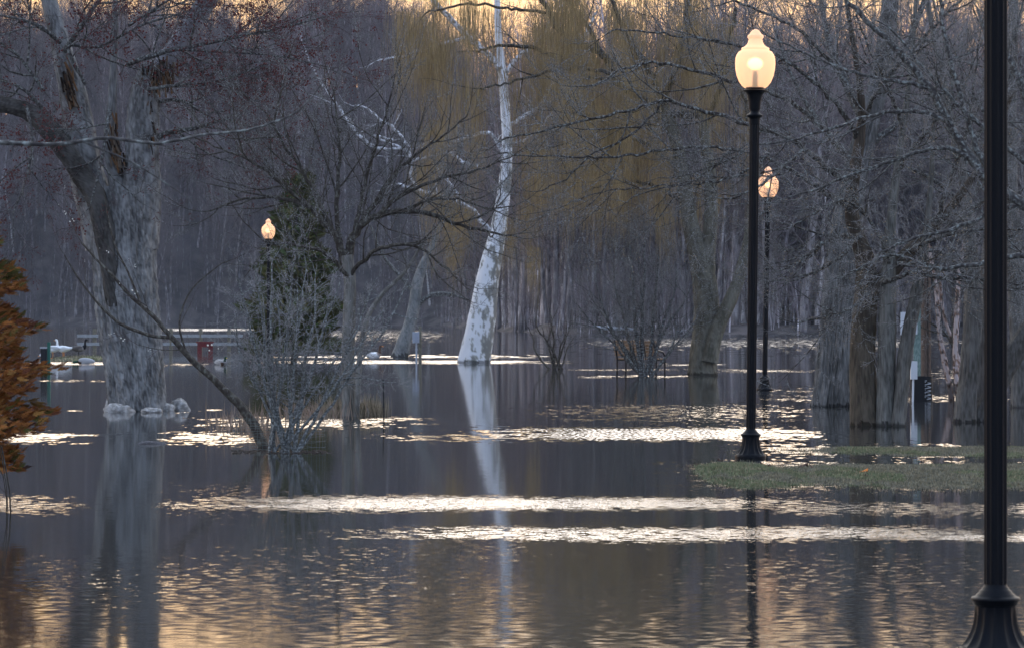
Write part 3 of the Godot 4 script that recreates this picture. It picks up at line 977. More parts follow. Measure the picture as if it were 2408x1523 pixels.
func willow() -> void:
	var d := depth(882.0)
	var T := tree("willow_tree", "large weeping willow with two-stemmed trunk and yellow-brown hanging shoots", "tree", on_water(1652, 882))
	var nz := ridge_noise(91, true, 3)
	var col := bark_col(L(0.065, 0.06, 0.046), L(0.155, 0.145, 0.115), 0.13, 92)
	trunk(T, [[1652, 900, 66], [1652, 878, 64], [1654, 830, 58], [1658, 780, 56], [1661, 720, 56], [1656, 660, 54], [1642, 600, 44], [1622, 520, 36], [1606, 420, 32], [1588, 330, 28], [1560, 250, 24]], d, 64, 0.05, nz, 0.03, 7.0, 0.9, 0.14, 6, col)
	trunk(T, [[1668, 850, 40], [1676, 810, 34], [1690, 765, 32], [1706, 730, 31], [1724, 690, 29], [1742, 640, 26], [1760, 560, 22], [1770, 470, 18]], d - 0.3, 40, 0.05, nz, 0.02, 7.0, 0.9, 0.0, 3, col)
	trunk(T, [[1658, 680, 46], [1664, 600, 34], [1672, 500, 30], [1668, 400, 27], [1658, 330, 25], [1654, 264, 23]], d, 40, 0.05, nz, 0.02, 7.0, 0.9, 0.0, 3, col)
	var sp := [{"n": 0.9, "l0": 0.7, "l1": 2.2, "a0": 30.0, "a1": 80.0, "up": -0.1, "wob": 0.16, "r": 0.022, "seg": 7, "sides": 4},
		{"n": 1.2, "l0": 0.4, "l1": 1.0, "a0": 30.0, "a1": 70.0, "up": -0.5, "wob": 0.16, "r": 0.01, "seg": 4, "sides": 3}]
	var hang := []
	for q in [
		[[1654, 270, 24], [1600, 268, 22], [1555, 261, 21], [1520, 240, 20], [1469, 203, 20], [1441, 172, 19], [1417, 130, 18], [1370, 105, 16], [1321, 79, 14], [1285, 25, 12], [1260, -30, 9]],
		[[1469, 203, 13], [1410, 185, 12], [1359, 172, 12], [1314, 137, 11], [1263, 117, 10], [1194, 107, 8], [1120, 120, 5]],
		[[1560, 250, 18], [1540, 190, 15], [1500, 120, 13], [1460, 60, 11], [1430, -20, 9]],
		[[1600, 400, 14], [1560, 370, 12], [1500, 330, 10], [1440, 300, 8], [1380, 270, 6], [1310, 260, 4]],
		[[1615, 480, 14], [1570, 450, 11], [1510, 430, 9], [1450, 430, 6], [1390, 445, 4]],
		[[1560, 250, 16], [1590, 160, 14], [1610, 70, 12], [1620, -30, 9]],
		[[1656, 300, 15], [1690, 220, 13], [1710, 130, 11], [1730, 20, 9]],
		[[1770, 470, 15], [1780, 380, 12], [1760, 280, 10], [1740, 180, 8]],
		[[1417, 130, 11], [1380, 60, 9], [1340, 10, 7], [1290, -20, 5]],
		[[1285, 30, 8], [1200, 20, 7], [1100, 10, 6], [1000, 30, 4]],
		[[1441, 172, 10, 1.5], [1330, 160, 8, 2.0], [1220, 190, 6, 2.3], [1120, 210, 4, 2.3]],
		[[1600, 268, 10, -1.5], [1480, 300, 8, -2.2], [1360, 330, 6, -2.6], [1240, 360, 4, -2.6]]]:
		var lp := limb(T, q, d, sp, 1.0, 7, 0.2, 0.02)
		hang.append(lp)
	# hanging shoots: bundles of thin strands from the limbs and from the whole weeping dome
	var strands := []
	var base: Vector3 = T.base
	for lp in hang:
		var p: PackedVector3Array = lp[0]
		for i in range(int(p.size() * 0.25), p.size()):
			if rng.randf() < 0.55:
				strands.append(Transform3D(Basis(Vector3.UP, rnd(0, TAU)).scaled(Vector3(0.8, rnd(1.0, 3.0), 0.8)), p[i] + rvec() * 0.12))
	for g in 185:
		var gx := rnd(945, 1700)
		var gy := rnd(-80, 330) if rng.randf() < 0.75 else rnd(250, 500)
		var gz := rnd(-3.8, 3.8)
		# the curtain thins out to the left and under the stems
		if gx < 1010 and gy > 240 and rng.randf() < 0.8:
			continue
		if gx < 1300 and rng.randf() < 0.35 or absf(gx - 1182.0) < 55.0 and rng.randf() < 0.75:
			continue
		if gx > 1570 and gy > 150 and rng.randf() < 0.8:
			continue
		var lean := Basis(Vector3.BACK, rng.randfn() * 0.05) * Basis(Vector3.RIGHT, rng.randfn() * 0.05)
		var arch := rnd(-0.5, 0.5)
		for q in rng.randi_range(3, 9):
			var ox := rng.randfn() * 17.0
			strands.append(Transform3D(lean * Basis(Vector3.UP, rnd(0, TAU)).scaled(Vector3(0.9, clampf((rnd(400, 730) - gy) / 87.0, 0.7, rnd(1.5, 3.6)), 0.9)), at(gx + ox, gy + arch * absf(ox) + rng.randfn() * 10.0, d + gz + rng.randfn() * 0.15) - base))
	for q in 90:
		var c: Array = [[1060, 610, 40], [1085, 560, 40], [1240, 560, 25], [1290, 500, 60], [1250, 640, 15], [1380, 480, 60], [1200, 590, 20]][q % 7]
		strands.append(Transform3D(Basis(Vector3.UP, rnd(0, TAU)).scaled(Vector3(0.7, rnd(0.8, 1.7), 0.7)), at(c[0] + rng.randfn() * c[2] * 0.5, c[1] - 60 + rng.randfn() * 30, d + rnd(-2, 2)) - base))
	var a := Acc.new()
	for k in 13:
		var c := Vector3(rng.randfn() * 0.14, 0, rng.randfn() * 0.12)
		var p := PackedVector3Array([c])
		var r := PackedFloat32Array([0.0042])
		var ln := rnd(0.55, 1.0)
		var dr := Vector3(rng.randfn() * 0.05, -1, rng.randfn() * 0.05)
		for i in 6:
			dr = (dr + Vector3(rng.randfn() * 0.03, -0.1, rng.randfn() * 0.03)).normalized()
			c += dr * ln / 6.0
			p.append(c)
			r.append(lerpf(0.0042, 0.002, (i + 1) / 6.0))
		tube(a, p, r, 3)
	var o := finish(T, M.bark, M.limb_brown, null, null)
	var sh := scatter("hanging_shoots", a.build(null), strands, o)
	sh.material_override = grained([[0.3, L(0.16, 0.115, 0.058)], [0.5, L(0.29, 0.215, 0.108)], [0.75, L(0.43, 0.33, 0.175)]], 0.05, 95, Vector3(0.6, 0.3, 0.6))

func right_maples() -> void:
	# deep-ridged cottonwood behind
	var d := depth(955.0)
	var T := tree("cottonwood_tree", "thick cottonwood with deeply ridged grey bark behind the brown maple", "tree", on_water(1954, 955))
	trunk(T, [[1952, 980, 84], [1955, 950, 80], [1962, 880, 76], [1968, 800, 74], [1976, 700, 70], [1984, 600, 66], [1996, 500, 58], [2015, 400, 50], [2040, 300, 44], [2066, 200, 40], [2084, 100, 36], [2094, 0, 33], [2098, -70, 30]], d, 220, 0.035, ridge_noise(101, true, 2), 0.055, 15.0, 0.7, 0.10, 7, bark_col(L(0.07, 0.067, 0.062), L(0.205, 0.198, 0.188), 0.08, 102))
	var sp := maple_spec(0.8)
	limb(T, [[2040, 300, 26], [1990, 200, 20], [1950, 100, 15], [1930, 0, 11]], d, sp, 1.3)
	limb(T, [[2060, 220, 24], [2120, 130, 18], [2160, 40, 14], [2190, -40, 10]], d, sp, 1.3)
	limb(T, [[2015, 400, 20], [1960, 330, 15], [1900, 250, 11], [1850, 150, 7], [1820, 60, 5]], d, sp, 1.3)
	limb(T, [[2030, 350, 18], [2100, 300, 14], [2180, 230, 10], [2250, 150, 7]], d, sp, 1.3)
	finish(T, M.bark, M.limb, M.tw_a, M.twig)
	# three stems from one stool in front
	d = depth(1000.0)
	T = tree("maple_tree", "multi-stemmed maple, one brown and two grey stems from one stool in water", "tree", on_water(2060, 1000))
	var nz := ridge_noise(104, true, 3)
	var wl := 0.09
	trunk(T, [[2036, 1022, 66], [2034, 995, 66], [2031, 930, 62], [2029, 850, 58], [2032, 760, 54], [2038, 690, 52], [2041, 640, 52]], d, 72, 0.03, nz, 0.016, 7.0, 0.9, 0.10, 4, bark_col(L(0.05, 0.042, 0.032), L(0.12, 0.10, 0.075), wl, 105))
	trunk(T, [[2038, 670, 50], [2034, 610, 44], [2018, 560, 36], [2004, 510, 32], [2004, 450, 29], [2012, 390, 26], [2022, 330, 23], [2026, 260, 18], [2020, 180, 15], [2005, 90, 12], [1990, 0, 9]], d, 36, 0.035, nz, 0.01, 7.0, 0.9, 0.0, 3, bark_col(L(0.035, 0.028, 0.022), L(0.085, 0.07, 0.055), -9.0, 106))
	trunk(T, [[2050, 690, 50], [2072, 668, 42], [2092, 642, 38], [2111, 621, 35], [2140, 590, 30], [2167, 562, 24], [2200, 530, 21], [2250, 470, 18], [2300, 400, 15], [2340, 320, 12], [2380, 220, 9]], d, 36, 0.035, nz, 0.01, 7.0, 0.9, 0.0, 3, bark_col(L(0.035, 0.028, 0.022), L(0.085, 0.07, 0.055), -9.0, 107))
	trunk(T, [[2082, 1022, 46], [2083, 990, 44], [2084, 900, 40], [2086, 800, 39], [2088, 700, 37], [2090, 640, 30], [2096, 520, 20], [2110, 400, 16], [2124, 300, 13], [2140, 180, 11], [2150, 60, 9], [2158, -50, 7]], d - 0.15, 56, 0.03, nz, 0.016, 8.0, 0.9, 0.06, 4, bark_col(L(0.07, 0.068, 0.06), L(0.185, 0.182, 0.165), wl, 108))
	trunk(T, [[2110, 1022, 36], [2113, 992, 32], [2119, 930, 31], [2126, 850, 31], [2138, 780, 30], [2154, 700, 28], [2168, 620, 20], [2182, 520, 14], [2190, 420, 11], [2196, 300, 8]], d - 0.25, 48, 0.03, nz, 0.014, 8.0, 0.9, 0.06, 4, bark_col(L(0.065, 0.062, 0.055), L(0.165, 0.16, 0.145), wl, 109))
	sp = maple_spec(1.0, 0.16)
	var limbs := [
		[[2019, 558, 20, 0.3], [1986, 556, 15, 0.5], [1950, 566, 13, 0.7], [1919, 582, 11, 0.8], [1890, 606, 9, 0.9], [1850, 630, 6, 0.9]],
		[[2004, 500, 17], [1970, 470, 13, 0.3], [1920, 440, 11, 0.6], [1860, 400, 9, 0.8], [1800, 372, 8, 0.9], [1720, 352, 7, 1.0], [1606, 347, 7, 1.0], [1486, 366, 6, 1.0], [1400, 370, 5, 1.0], [1314, 368, 4, 1.0], [1177, 360, 3, 1.0]],
		[[2006, 440, 17], [1950, 400, 14, 0.4], [1890, 350, 12, 0.7], [1820, 310, 11, 0.8], [1740, 290, 10, 0.8], [1660, 260, 9, 0.8], [1560, 240, 8, 0.8], [1470, 260, 7, 0.8], [1349, 290, 6, 0.8], [1260, 310, 5, 0.8], [1180, 330, 4, 0.8]],
		[[2012, 390, 16], [1960, 330, 13, -0.3], [1900, 270, 11, -0.5], [1820, 220, 10, -0.6], [1720, 190, 9, -0.7], [1620, 160, 8, -0.7], [1500, 150, 6, -0.7], [1400, 200, 5, -0.7]],
		[[2022, 330, 15], [1970, 250, 12, 0.3], [1900, 180, 10, 0.6], [1820, 130, 9, 0.7], [1700, 100, 7, 0.8], [1560, 80, 5, 0.8], [1440, 70, 4, 0.8]],
		[[2026, 270, 13], [1970, 170, 10, 0.2], [1900, 90, 9, 0.4], [1820, 40, 7, 0.5], [1720, 0, 5, 0.5]],
		[[2024, 300, 13], [2060, 220, 10, 0.5], [2120, 140, 9, 0.8], [2200, 60, 7, 0.8], [2260, 0, 5, 0.8]],
		[[2072, 668, 16, 0.3], [2110, 655, 12, 0.6], [2150, 640, 10, 0.7], [2200, 650, 9, 0.8], [2270, 655, 7, 0.8], [2330, 660, 5, 0.8], [2407, 668, 4, 0.8]],
		[[2111, 621, 14, 0.4], [2170, 620, 11, 0.7], [2240, 640, 9, 0.9], [2300, 650, 6, 1.0]],
		[[2140, 590, 13, 0.4], [2200, 560, 10, 0.7], [2290, 540, 8, 0.9], [2380, 540, 6, 1.0], [2440, 550, 4, 1.0]],
		[[2200, 530, 13], [2230, 430, 10, 0.4], [2270, 330, 8, 0.5], [2290, 220, 6, 0.5], [2300, 100, 4, 0.5]],
		[[2016, 560, 13, 0.5], [1970, 610, 9, 0.9], [1920, 640, 7, 1.1], [1870, 650, 4, 1.2]],
		[[1800, 372, 7, 0.9], [1720, 420, 6, 1.1], [1640, 430, 5, 1.1], [1560, 440, 4, 1.1], [1480, 470, 3, 1.1]],
		[[1720, 352, 6, 1.0], [1640, 420, 5, 0.8], [1540, 440, 4, 0.8], [1420, 450, 3, 0.8], [1330, 480, 3, 0.8]],
		[[1560, 240, 7, 0.8], [1480, 320, 6, 0.8], [1400, 360, 5, 0.8], [1330, 420, 4, 0.8], [1270, 450, 3, 0.8]],
		[[1890, 350, 8, 0.7], [1810, 420, 7, 1.2], [1760, 450, 5, 1.4], [1700, 470, 4, 1.4]],
		[[2090, 620, 9, 0.5], [2060, 540, 8, 0.9], [1990, 470, 7, 1.2], [1920, 500, 5, 1.3], [1850, 540, 4, 1.3]],
		[[2040, 690, 9, 0.4], [1990, 730, 7, 0.8], [1930, 745, 5, 1.0], [1870, 760, 3, 1.0]],
		[[2110, 400, 12, 0.3], [2170, 320, 9, 0.6], [2230, 260, 7, 0.8], [2300, 230, 5, 0.8]],
		[[2182, 520, 11, 0.3], [2250, 500, 8, 0.6], [2320, 470, 6, 0.8], [2400, 450, 5, 0.8]],
		[[2124, 300, 11, 0.2], [2090, 200, 8, 0.6], [2040, 110, 6, 0.9], [2010, 20, 4, 0.9]]]
	for q in limbs:
		limb(T, q, d, sp, 0.42 if q[-1][0] < 1750 else 0.8, 6, 0.18, 0.012)
	finish(T, M.bark, M.limb_dark, M.tw_c, M.twig_dark, [["buds", M.buds_c, M.bud_tan, 0.25]])

func clump_tree() -> void:
	var d := depth(979.0)
	var T := tree("crabapple_tree", "spreading bare crabapple growing out of a clump of dry grass", "tree", on_water(818, 979))
	var nz := ridge_noise(111, true, 3)
	var col := bark_col(L(0.085, 0.08, 0.07), L(0.19, 0.185, 0.17), 0.02, 112)
	trunk(T, [[820, 1000, 34], [820, 975, 32], [818, 900, 29], [818, 820, 28], [820, 740, 27], [822, 660, 26], [815, 600, 25]], d, 40, 0.03, nz, 0.012, 7.0, 0.9, 0.12, 4, col)
	trunk(T, [[836, 1000, 16], [838, 960, 14], [842, 880, 13], [850, 800, 12], [866, 740, 11], [900, 690, 9], [950, 640, 7], [1000, 560, 5]], d - 0.2, 16, 0.05, nz, 0.005, 7.0, 0.9, 0.0, 3, col)
	var sp := [
		{"n": 4.6, "l0": 0.6, "l1": 1.9, "a0": 30.0, "a1": 65.0, "up": 0.55, "wob": 0.11, "r": 0.014, "seg": 8, "sides": 4},
		{"n": 4.0, "l0": 0.25, "l1": 0.9, "a0": 25.0, "a1": 65.0, "up": 0.4, "wob": 0.13, "r": 0.0075, "seg": 5, "sides": 3},
		{"n": 4.0, "l0": 0.2, "l1": 0.5, "a0": 20.0, "a1": 55.0, "up": 0.3, "twig": true}]
	for q in [
		[[815, 610, 22], [790, 560, 18], [760, 520, 16], [730, 490, 13], [690, 470, 11], [630, 465, 8], [560, 470, 6], [480, 500, 3]],
		[[815, 610, 22], [830, 560, 19], [852, 525, 17], [890, 505, 15], [950, 496, 13], [1020, 505, 11], [1080, 530, 8], [1150, 545, 6], [1230, 560, 3]],
		[[850, 528, 15], [885, 470, 12], [920, 420, 10], [970, 370, 8], [1040, 320, 5], [1100, 270, 3]],
		[[800, 570, 14], [790, 500, 12], [795, 430, 10], [800, 350, 8], [790, 270, 5], [780, 200, 3]],
		[[775, 535, 12], [740, 450, 10], [700, 390, 8], [660, 330, 6], [620, 260, 4]],
		[[830, 560, 13], [850, 470, 10], [870, 380, 8], [900, 290, 6], [920, 210, 4]],
		[[730, 490, 10], [660, 430, 8], [590, 380, 6], [520, 350, 4], [450, 320, 3]],
		[[890, 505, 12], [960, 450, 9], [1040, 420, 7], [1120, 400, 5], [1200, 370, 3]],
		[[822, 650, 11], [880, 590, 9, 0.4], [940, 575, 8, 0.6], [1000, 590, 6, 0.6], [1060, 640, 4, 0.6]],
		[[822, 660, 11], [770, 600, 9, 0.4], [700, 575, 7, 0.6], [620, 570, 5, 0.6]],
		[[950, 496, 9], [1010, 470, 7], [1080, 470, 5], [1150, 490, 4], [1220, 480, 3]]]:
		limb(T, q, d, sp, 1.0, 6, 0.12, 0.01)
	finish(T, M.bark, M.limb_brown, M.tw_a, M.twig_dark)
	# the leaning blossoming sapling in front
	d = depth(1052.0)
	T = tree("blossoming_sapling", "thin leaning sapling with scattered white blossoms crossing the old maple's trunk", "tree", on_water(622, 1052))
	var lp := limb(T, [[628, 1075, 27], [618, 1045, 26], [596, 1000, 24], [572, 965, 21], [545, 935, 19], [500, 890, 16], [455, 850, 15], [400, 790, 12], [360, 745, 10], [310, 700, 8], [265, 650, 7], [225, 610, 5], [190, 570, 4]], d, [{"n": 1.6, "l0": 0.4, "l1": 1.1, "a0": 30.0, "a1": 65.0, "up": 0.5, "wob": 0.1, "r": 0.006, "seg": 7, "sides": 4}, {"n": 2.2, "l0": 0.2, "l1": 0.5, "a0": 30.0, "a1": 60.0, "up": 0.2, "twig": true}], 0.7, 12, 0.25)
	var sp2 := [{"n": 1.6, "l0": 0.3, "l1": 0.9, "a0": 30.0, "a1": 65.0, "up": 0.4, "wob": 0.1, "r": 0.005, "seg": 6, "sides": 4}, {"n": 2.0, "l0": 0.2, "l1": 0.4, "a0": 30.0, "a1": 60.0, "up": 0.2, "twig": true}]
	limb(T, [[405, 793, 9], [360, 790, 8], [320, 778, 8], [280, 760, 7], [240, 725, 6], [210, 690, 5], [180, 650, 4], [150, 600, 3]], d, sp2, 1.0, 8)
	limb(T, [[330, 715, 6], [300, 640, 5], [270, 580, 4], [250, 500, 3]], d, sp2, 1.0, 6)
	limb(T, [[440, 835, 6], [420, 760, 5], [450, 680, 4], [520, 620, 3]], d, sp2, 0.8, 6)
	finish(T, null, M.limb_brown, M.tw_c, M.twig_red, [["blossoms", M.flowers, M.petal, 0.55]])

func edge_trees() -> void:
	# leaning trunk behind the utility box
	var d := depth(840.0)
	var T := tree("leaning_tree", "leaning dark-footed tree trunk behind the small grey electrical box", "tree", on_water(938, 840))
	var nz := ridge_noise(121, true, 3)
	trunk(T, [[934, 852, 38], [940, 835, 36], [951, 800, 32], [964, 760, 28], [974, 715, 26], [980, 670, 25], [996, 620, 20], [1020, 570, 14], [1040, 510, 9]], d, 40, 0.06, nz, 0.02, 7.0, 0.8, 0.10, 4, bark_col(L(0.10, 0.105, 0.105), L(0.20, 0.205, 0.20), 0.22, 122))
	var sp := [{"n": 1.2, "l0": 0.6, "l1": 1.8, "a0": 30.0, "a1": 70.0, "up": 0.3, "wob": 0.15, "r": 0.02, "seg": 6, "sides": 4}, {"n": 1.8, "l0": 0.4, "l1": 1.0, "a0": 30.0, "a1": 65.0, "up": 0.2, "wob": 0.18, "r": 0.010, "seg": 4, "sides": 3}, {"n": 2.0, "l0": 0.3, "l1": 0.6, "a0": 30.0, "a1": 65.0, "up": 0.2, "twig": true}]
	limb(T, [[980, 720, 12], [1010, 695, 10], [1050, 690, 8], [1100, 705, 5]], d, sp, 0.8)
	limb(T, [[978, 690, 12], [940, 650, 9], [900, 600, 7], [870, 530, 5]], d, sp, 0.8)
	finish(T, M.bark, M.limb, M.tw_a, M.twig)
	# trunks at the right
	d = depth(992.0)
	T = tree("maple_tree", "forked grey trunk with shaggy bark and a stem leaning away to one side", "tree", on_water(2280, 992))
	nz = ridge_noise(124, true, 3)
	var col := bark_col(L(0.06, 0.056, 0.05), L(0.16, 0.152, 0.14), 0.07, 125)
	trunk(T, [[2268, 1012, 52], [2270, 988, 50], [2276, 920, 44], [2283, 840, 41], [2288, 760, 40], [2290, 680, 38], [2284, 600, 30], [2276, 500, 24], [2262, 400, 19], [2240, 300, 16], [2222, 200, 14], [2200, 100, 12], [2180, 0, 10]], d, 64, 0.03, nz, 0.025, 7.0, 0.8, 0.10, 5, col)
	trunk(T, [[2300, 1012, 44], [2304, 988, 40], [2306, 920, 34], [2309, 840, 32], [2312, 740, 30], [2322, 600, 22], [2338, 450, 17], [2350, 300, 13], [2360, 120, 10]], d + 0.3, 56, 0.03, nz, 0.03, 7.0, 0.8, 0.1, 4, bark_col(L(0.10, 0.09, 0.08), L(0.20, 0.18, 0.16), 0.07, 126))
	trunk(T, [[2300, 1008, 44], [2312, 970, 42], [2345, 905, 42], [2380, 840, 44], [2420, 780, 42], [2470, 700, 38]], d + 0.2, 48, 0.03, nz, 0.03, 7.0, 0.8, 0.0, 4, col)
	var sp3 := maple_spec(0.9, 0.2)
	limb(T, [[2290, 680, 14], [2250, 620, 10, 0.3], [2200, 590, 8, 0.5], [2140, 600, 6, 0.6]], d, sp3, 0.8)
	limb(T, [[2276, 500, 14], [2220, 440, 11, 0.3], [2150, 400, 9, 0.4], [2080, 380, 6, 0.5]], d, sp3, 0.8)
	limb(T, [[2262, 400, 13], [2310, 300, 10], [2370, 220, 8], [2430, 160, 6]], d, sp3, 0.8)
	limb(T, [[2322, 600, 12], [2370, 560, 10, 0.4], [2420, 530, 8, 0.5], [2480, 520, 5, 0.5]], d, sp3, 0.8)
	finish(T, M.bark, M.limb, M.tw_c, M.twig, [["buds", M.buds_c, M.bud_tan, 0.2]])
	d = depth(957.0)
	T = tree("maple_tree", "plain grey trunk standing beyond the leaning stem near the lamp post", "tree", on_water(2402, 957))
	trunk(T, [[2402, 975, 50], [2402, 950, 46], [2400, 860, 40], [2396, 760, 38], [2388, 640, 36], [2380, 500, 32], [2376, 350, 28], [2378, 200, 24], [2384, 50, 20], [2388, -60, 16]], d, 56, 0.035, nz, 0.025, 7.0, 0.8, 0.1, 4, col)
	limb(T, [[2385, 560, 14], [2340, 480, 10], [2290, 420, 8], [2230, 380, 6]], d, sp3, 1.2)
	limb(T, [[2376, 350, 14], [2320, 270, 10], [2260, 200, 8], [2200, 160, 6]], d, sp3, 1.2)
	limb(T, [[2380, 250, 12], [2330, 120, 9], [2300, 20, 7]], d, sp3, 1.2)
	finish(T, M.bark, M.limb, M.tw_a, M.twig)
	# birch with peeling pinkish stems
	d = depth(943.0)
	T = tree("birch_tree", "slim river birch stems with curling pinkish peeling bark", "tree", on_water(2248, 943))
	var pn := ridge_noise(128, false, 3)
	var bcol := func(q: Vector3, _e: float) -> Color:
		var n := pn.get_noise_3d(q.x * 9.0, q.y * 7.0, q.z * 9.0)
		var c := L(0.40, 0.33, 0.31) if n > -0.05 else (L(0.20, 0.13, 0.10) if n > -0.28 else L(0.06, 0.05, 0.045))
		return c * (0.35 if q.y < 0.35 else 1.0)
	trunk(T, [[2240, 955, 13], [2237, 930, 12], [2230, 890, 12], [2222, 850, 12], [2214, 810, 11], [2208, 760, 10], [2204, 700, 9], [2196, 640, 7], [2180, 560, 5]], d, 24, 0.03, nz, 0.012, 12.0, 3.0, 0.1, 3, bcol)
	trunk(T, [[2257, 955, 14], [2255, 930, 13], [2249, 880, 12], [2247, 830, 11], [2249, 770, 11], [2252, 710, 10], [2256, 650, 8], [2270, 560, 6]], d - 0.2, 24, 0.03, nz, 0.012, 12.0, 3.0, 0.1, 3, bcol)
	trunk(T, [[2264, 955, 9], [2262, 920, 8], [2258, 860, 8], [2240, 800, 7], [2220, 740, 6], [2210, 660, 5]], d + 0.2, 20, 0.04, nz, 0.008, 12.0, 3.0, 0.1, 3, bcol)
	limb(T, [[2249, 830, 7], [2235, 800, 6], [2220, 780, 5], [2190, 760, 4]], d, sp3, 0.8)
	limb(T, [[2204, 700, 6], [2190, 650, 4], [2160, 620, 3]], d, sp3, 0.8)
	finish(T, M.bark, M.limb_brown, M.tw_b, M.twig)
	# near maple outside the frame on the right, its limbs reaching in
	d = 39.0
	T = tree("overhanging_maple", "maple whose lichened limbs slant across behind the near lamp post", "tree", at(2760, 743 + CAMH * F / d, d))
	trunk(T, [[2760, 1170, 150], [2755, 1000, 135], [2750, 850, 130], [2730, 700, 124]], d, 40, 0.05, nz, 0.03, 7.0, 0.8, 0.1, 5, col)
	var sp4 := [
		{"n": 4.4, "l0": 0.4, "l1": 1.9, "a0": 30.0, "a1": 65.0, "up": 0.5, "pull": Vector3(0, -0.3, 0), "wob": 0.07, "r": 0.010, "seg": 10, "sides": 4},
		{"n": 4.4, "l0": 0.2, "l1": 0.7, "a0": 25.0, "a1": 60.0, "up": 0.15, "wob": 0.12, "r": 0.0042, "seg": 4, "sides": 3},
		{"n": 4.0, "l0": 0.12, "l1": 0.3, "a0": 20.0, "a1": 55.0, "up": 0.15, "twig": true}]
	for q in [
		[[2730, 720, 90], [2600, 620, 44], [2500, 540, 34], [2407, 478, 29], [2330, 430, 26], [2290, 380, 24], [2240, 300, 21], [2180, 200, 18], [2120, 130, 16], [2050, 60, 13], [1970, -20, 10]],
		[[2330, 420, 16], [2290, 330, 14], [2260, 220, 13], [2230, 120, 11], [2210, 0, 9]],
		[[2240, 300, 13], [2200, 270, 11], [2140, 260, 9], [2060, 270, 8], [1960, 300, 7], [1860, 330, 5], [1780, 340, 3]],
		[[2290, 380, 13], [2230, 350, 11], [2150, 360, 9], [2060, 390, 8], [1960, 430, 6], [1870, 460, 4]],
		[[2730, 700, 60], [2620, 560, 30], [2520, 420, 24], [2440, 280, 20], [2380, 150, 17], [2330, 20, 14]],
		[[2600, 640, 22], [2500, 610, 17], [2400, 600, 14], [2300, 620, 11], [2200, 630, 8], [2100, 600, 6], [2000, 640, 4]],
		[[2407, 478, 15], [2330, 500, 12], [2240, 540, 9], [2150, 560, 7], [2060, 600, 5]],
		[[2520, 420, 16], [2440, 400, 13], [2350, 330, 11], [2270, 260, 9], [2190, 180, 7], [2090, 60, 5]],
		[[2180, 205, 11], [2100, 190, 9], [2010, 170, 7], [1900, 130, 5], [1800, 80, 4]]]:
		limb(T, q, d, sp4, 1.0, 8, 0.3, 0.008)
	finish(T, M.bark, M.limb, M.tw_c, M.twig, [["buds", M.buds_c, M.bud_tan, 0.4]])
	# near maple outside the frame on the left: a blurred budding branch
	d = 15.0
	T = tree("overhanging_maple", "near maple whose thin reddish branch hangs across the old maple's trunk", "tree", at(-420, 743 + CAMH * F / d, d))
	trunk(T, [[-420, 1600, 190], [-420, 1200, 175], [-415, 800, 165], [-410, 380, 150]], d, 32, 0.06, nz, 0.02, 7.0, 0.8, 0.1, 5, col)
	var sp5 := [{"n": 1.6, "l0": 0.15, "l1": 0.45, "a0": 25.0, "a1": 55.0, "up": 0.1, "wob": 0.1, "r": 0.003, "seg": 6, "sides": 4}, {"n": 3.0, "l0": 0.06, "l1": 0.16, "a0": 25.0, "a1": 55.0, "up": 0.1, "twig": true}]
	limb(T, [[-410, 420, 60], [-200, 350, 18], [0, 336, 11], [110, 341, 10], [200, 330, 9], [260, 324, 8], [370, 338, 7], [480, 316, 6], [580, 306, 5], [700, 262, 4], [760, 190, 2]], d, sp5, 0.8, 8, 0.45)
	limb(T, [[190, 332, 7], [240, 352, 6], [310, 382, 5], [380, 425, 4], [440, 466, 2]], d, sp5, 0.8, 6, 0.3)
	finish(T, M.bark, M.limb, M.tw_c, M.twig_red, [["buds", M.buds_c, M.bud_red, 0.5]])

func shrub(called: String, label: String, x: float, y: float, stems: Array, spread: float, spec: Array, mat: Material, twig: Mesh, twig_mat: Material) -> Node3D:
	var d := depth(y)
	var T := tree(called, label, "shrub", on_water(x, y))
	for q in stems:
		var foot := Vector2(x + rnd(-1, 1) * spread, y + 8)
		var z := rnd(-0.35, 0.35)
		var mid: Array = [(foot.x + q[0]) * 0.5 + rnd(-10, 10) - (foot.x - q[0]) * 0.04, (foot.y + q[1]) * 0.5 + rnd(-8, 8), q[2] * 0.8, z]
		limb(T, [[foot.x, foot.y, q[2] * 1.05], [lerpf(foot.x, mid[0], 0.5) + rnd(-5, 5), lerpf(foot.y, mid[1], 0.5), q[2], z * 0.5], mid, [lerpf(mid[0], q[0], 0.55) + rnd(-12, 12), lerpf(mid[1], q[1], 0.5), q[2] * 0.6, z * 1.5], [q[0], q[1], q[2] * 0.3, z * 2.0]], d, spec, 1.0, 7, 0.3, 0.006)
	return finish(T, null, mat, twig, twig_mat)

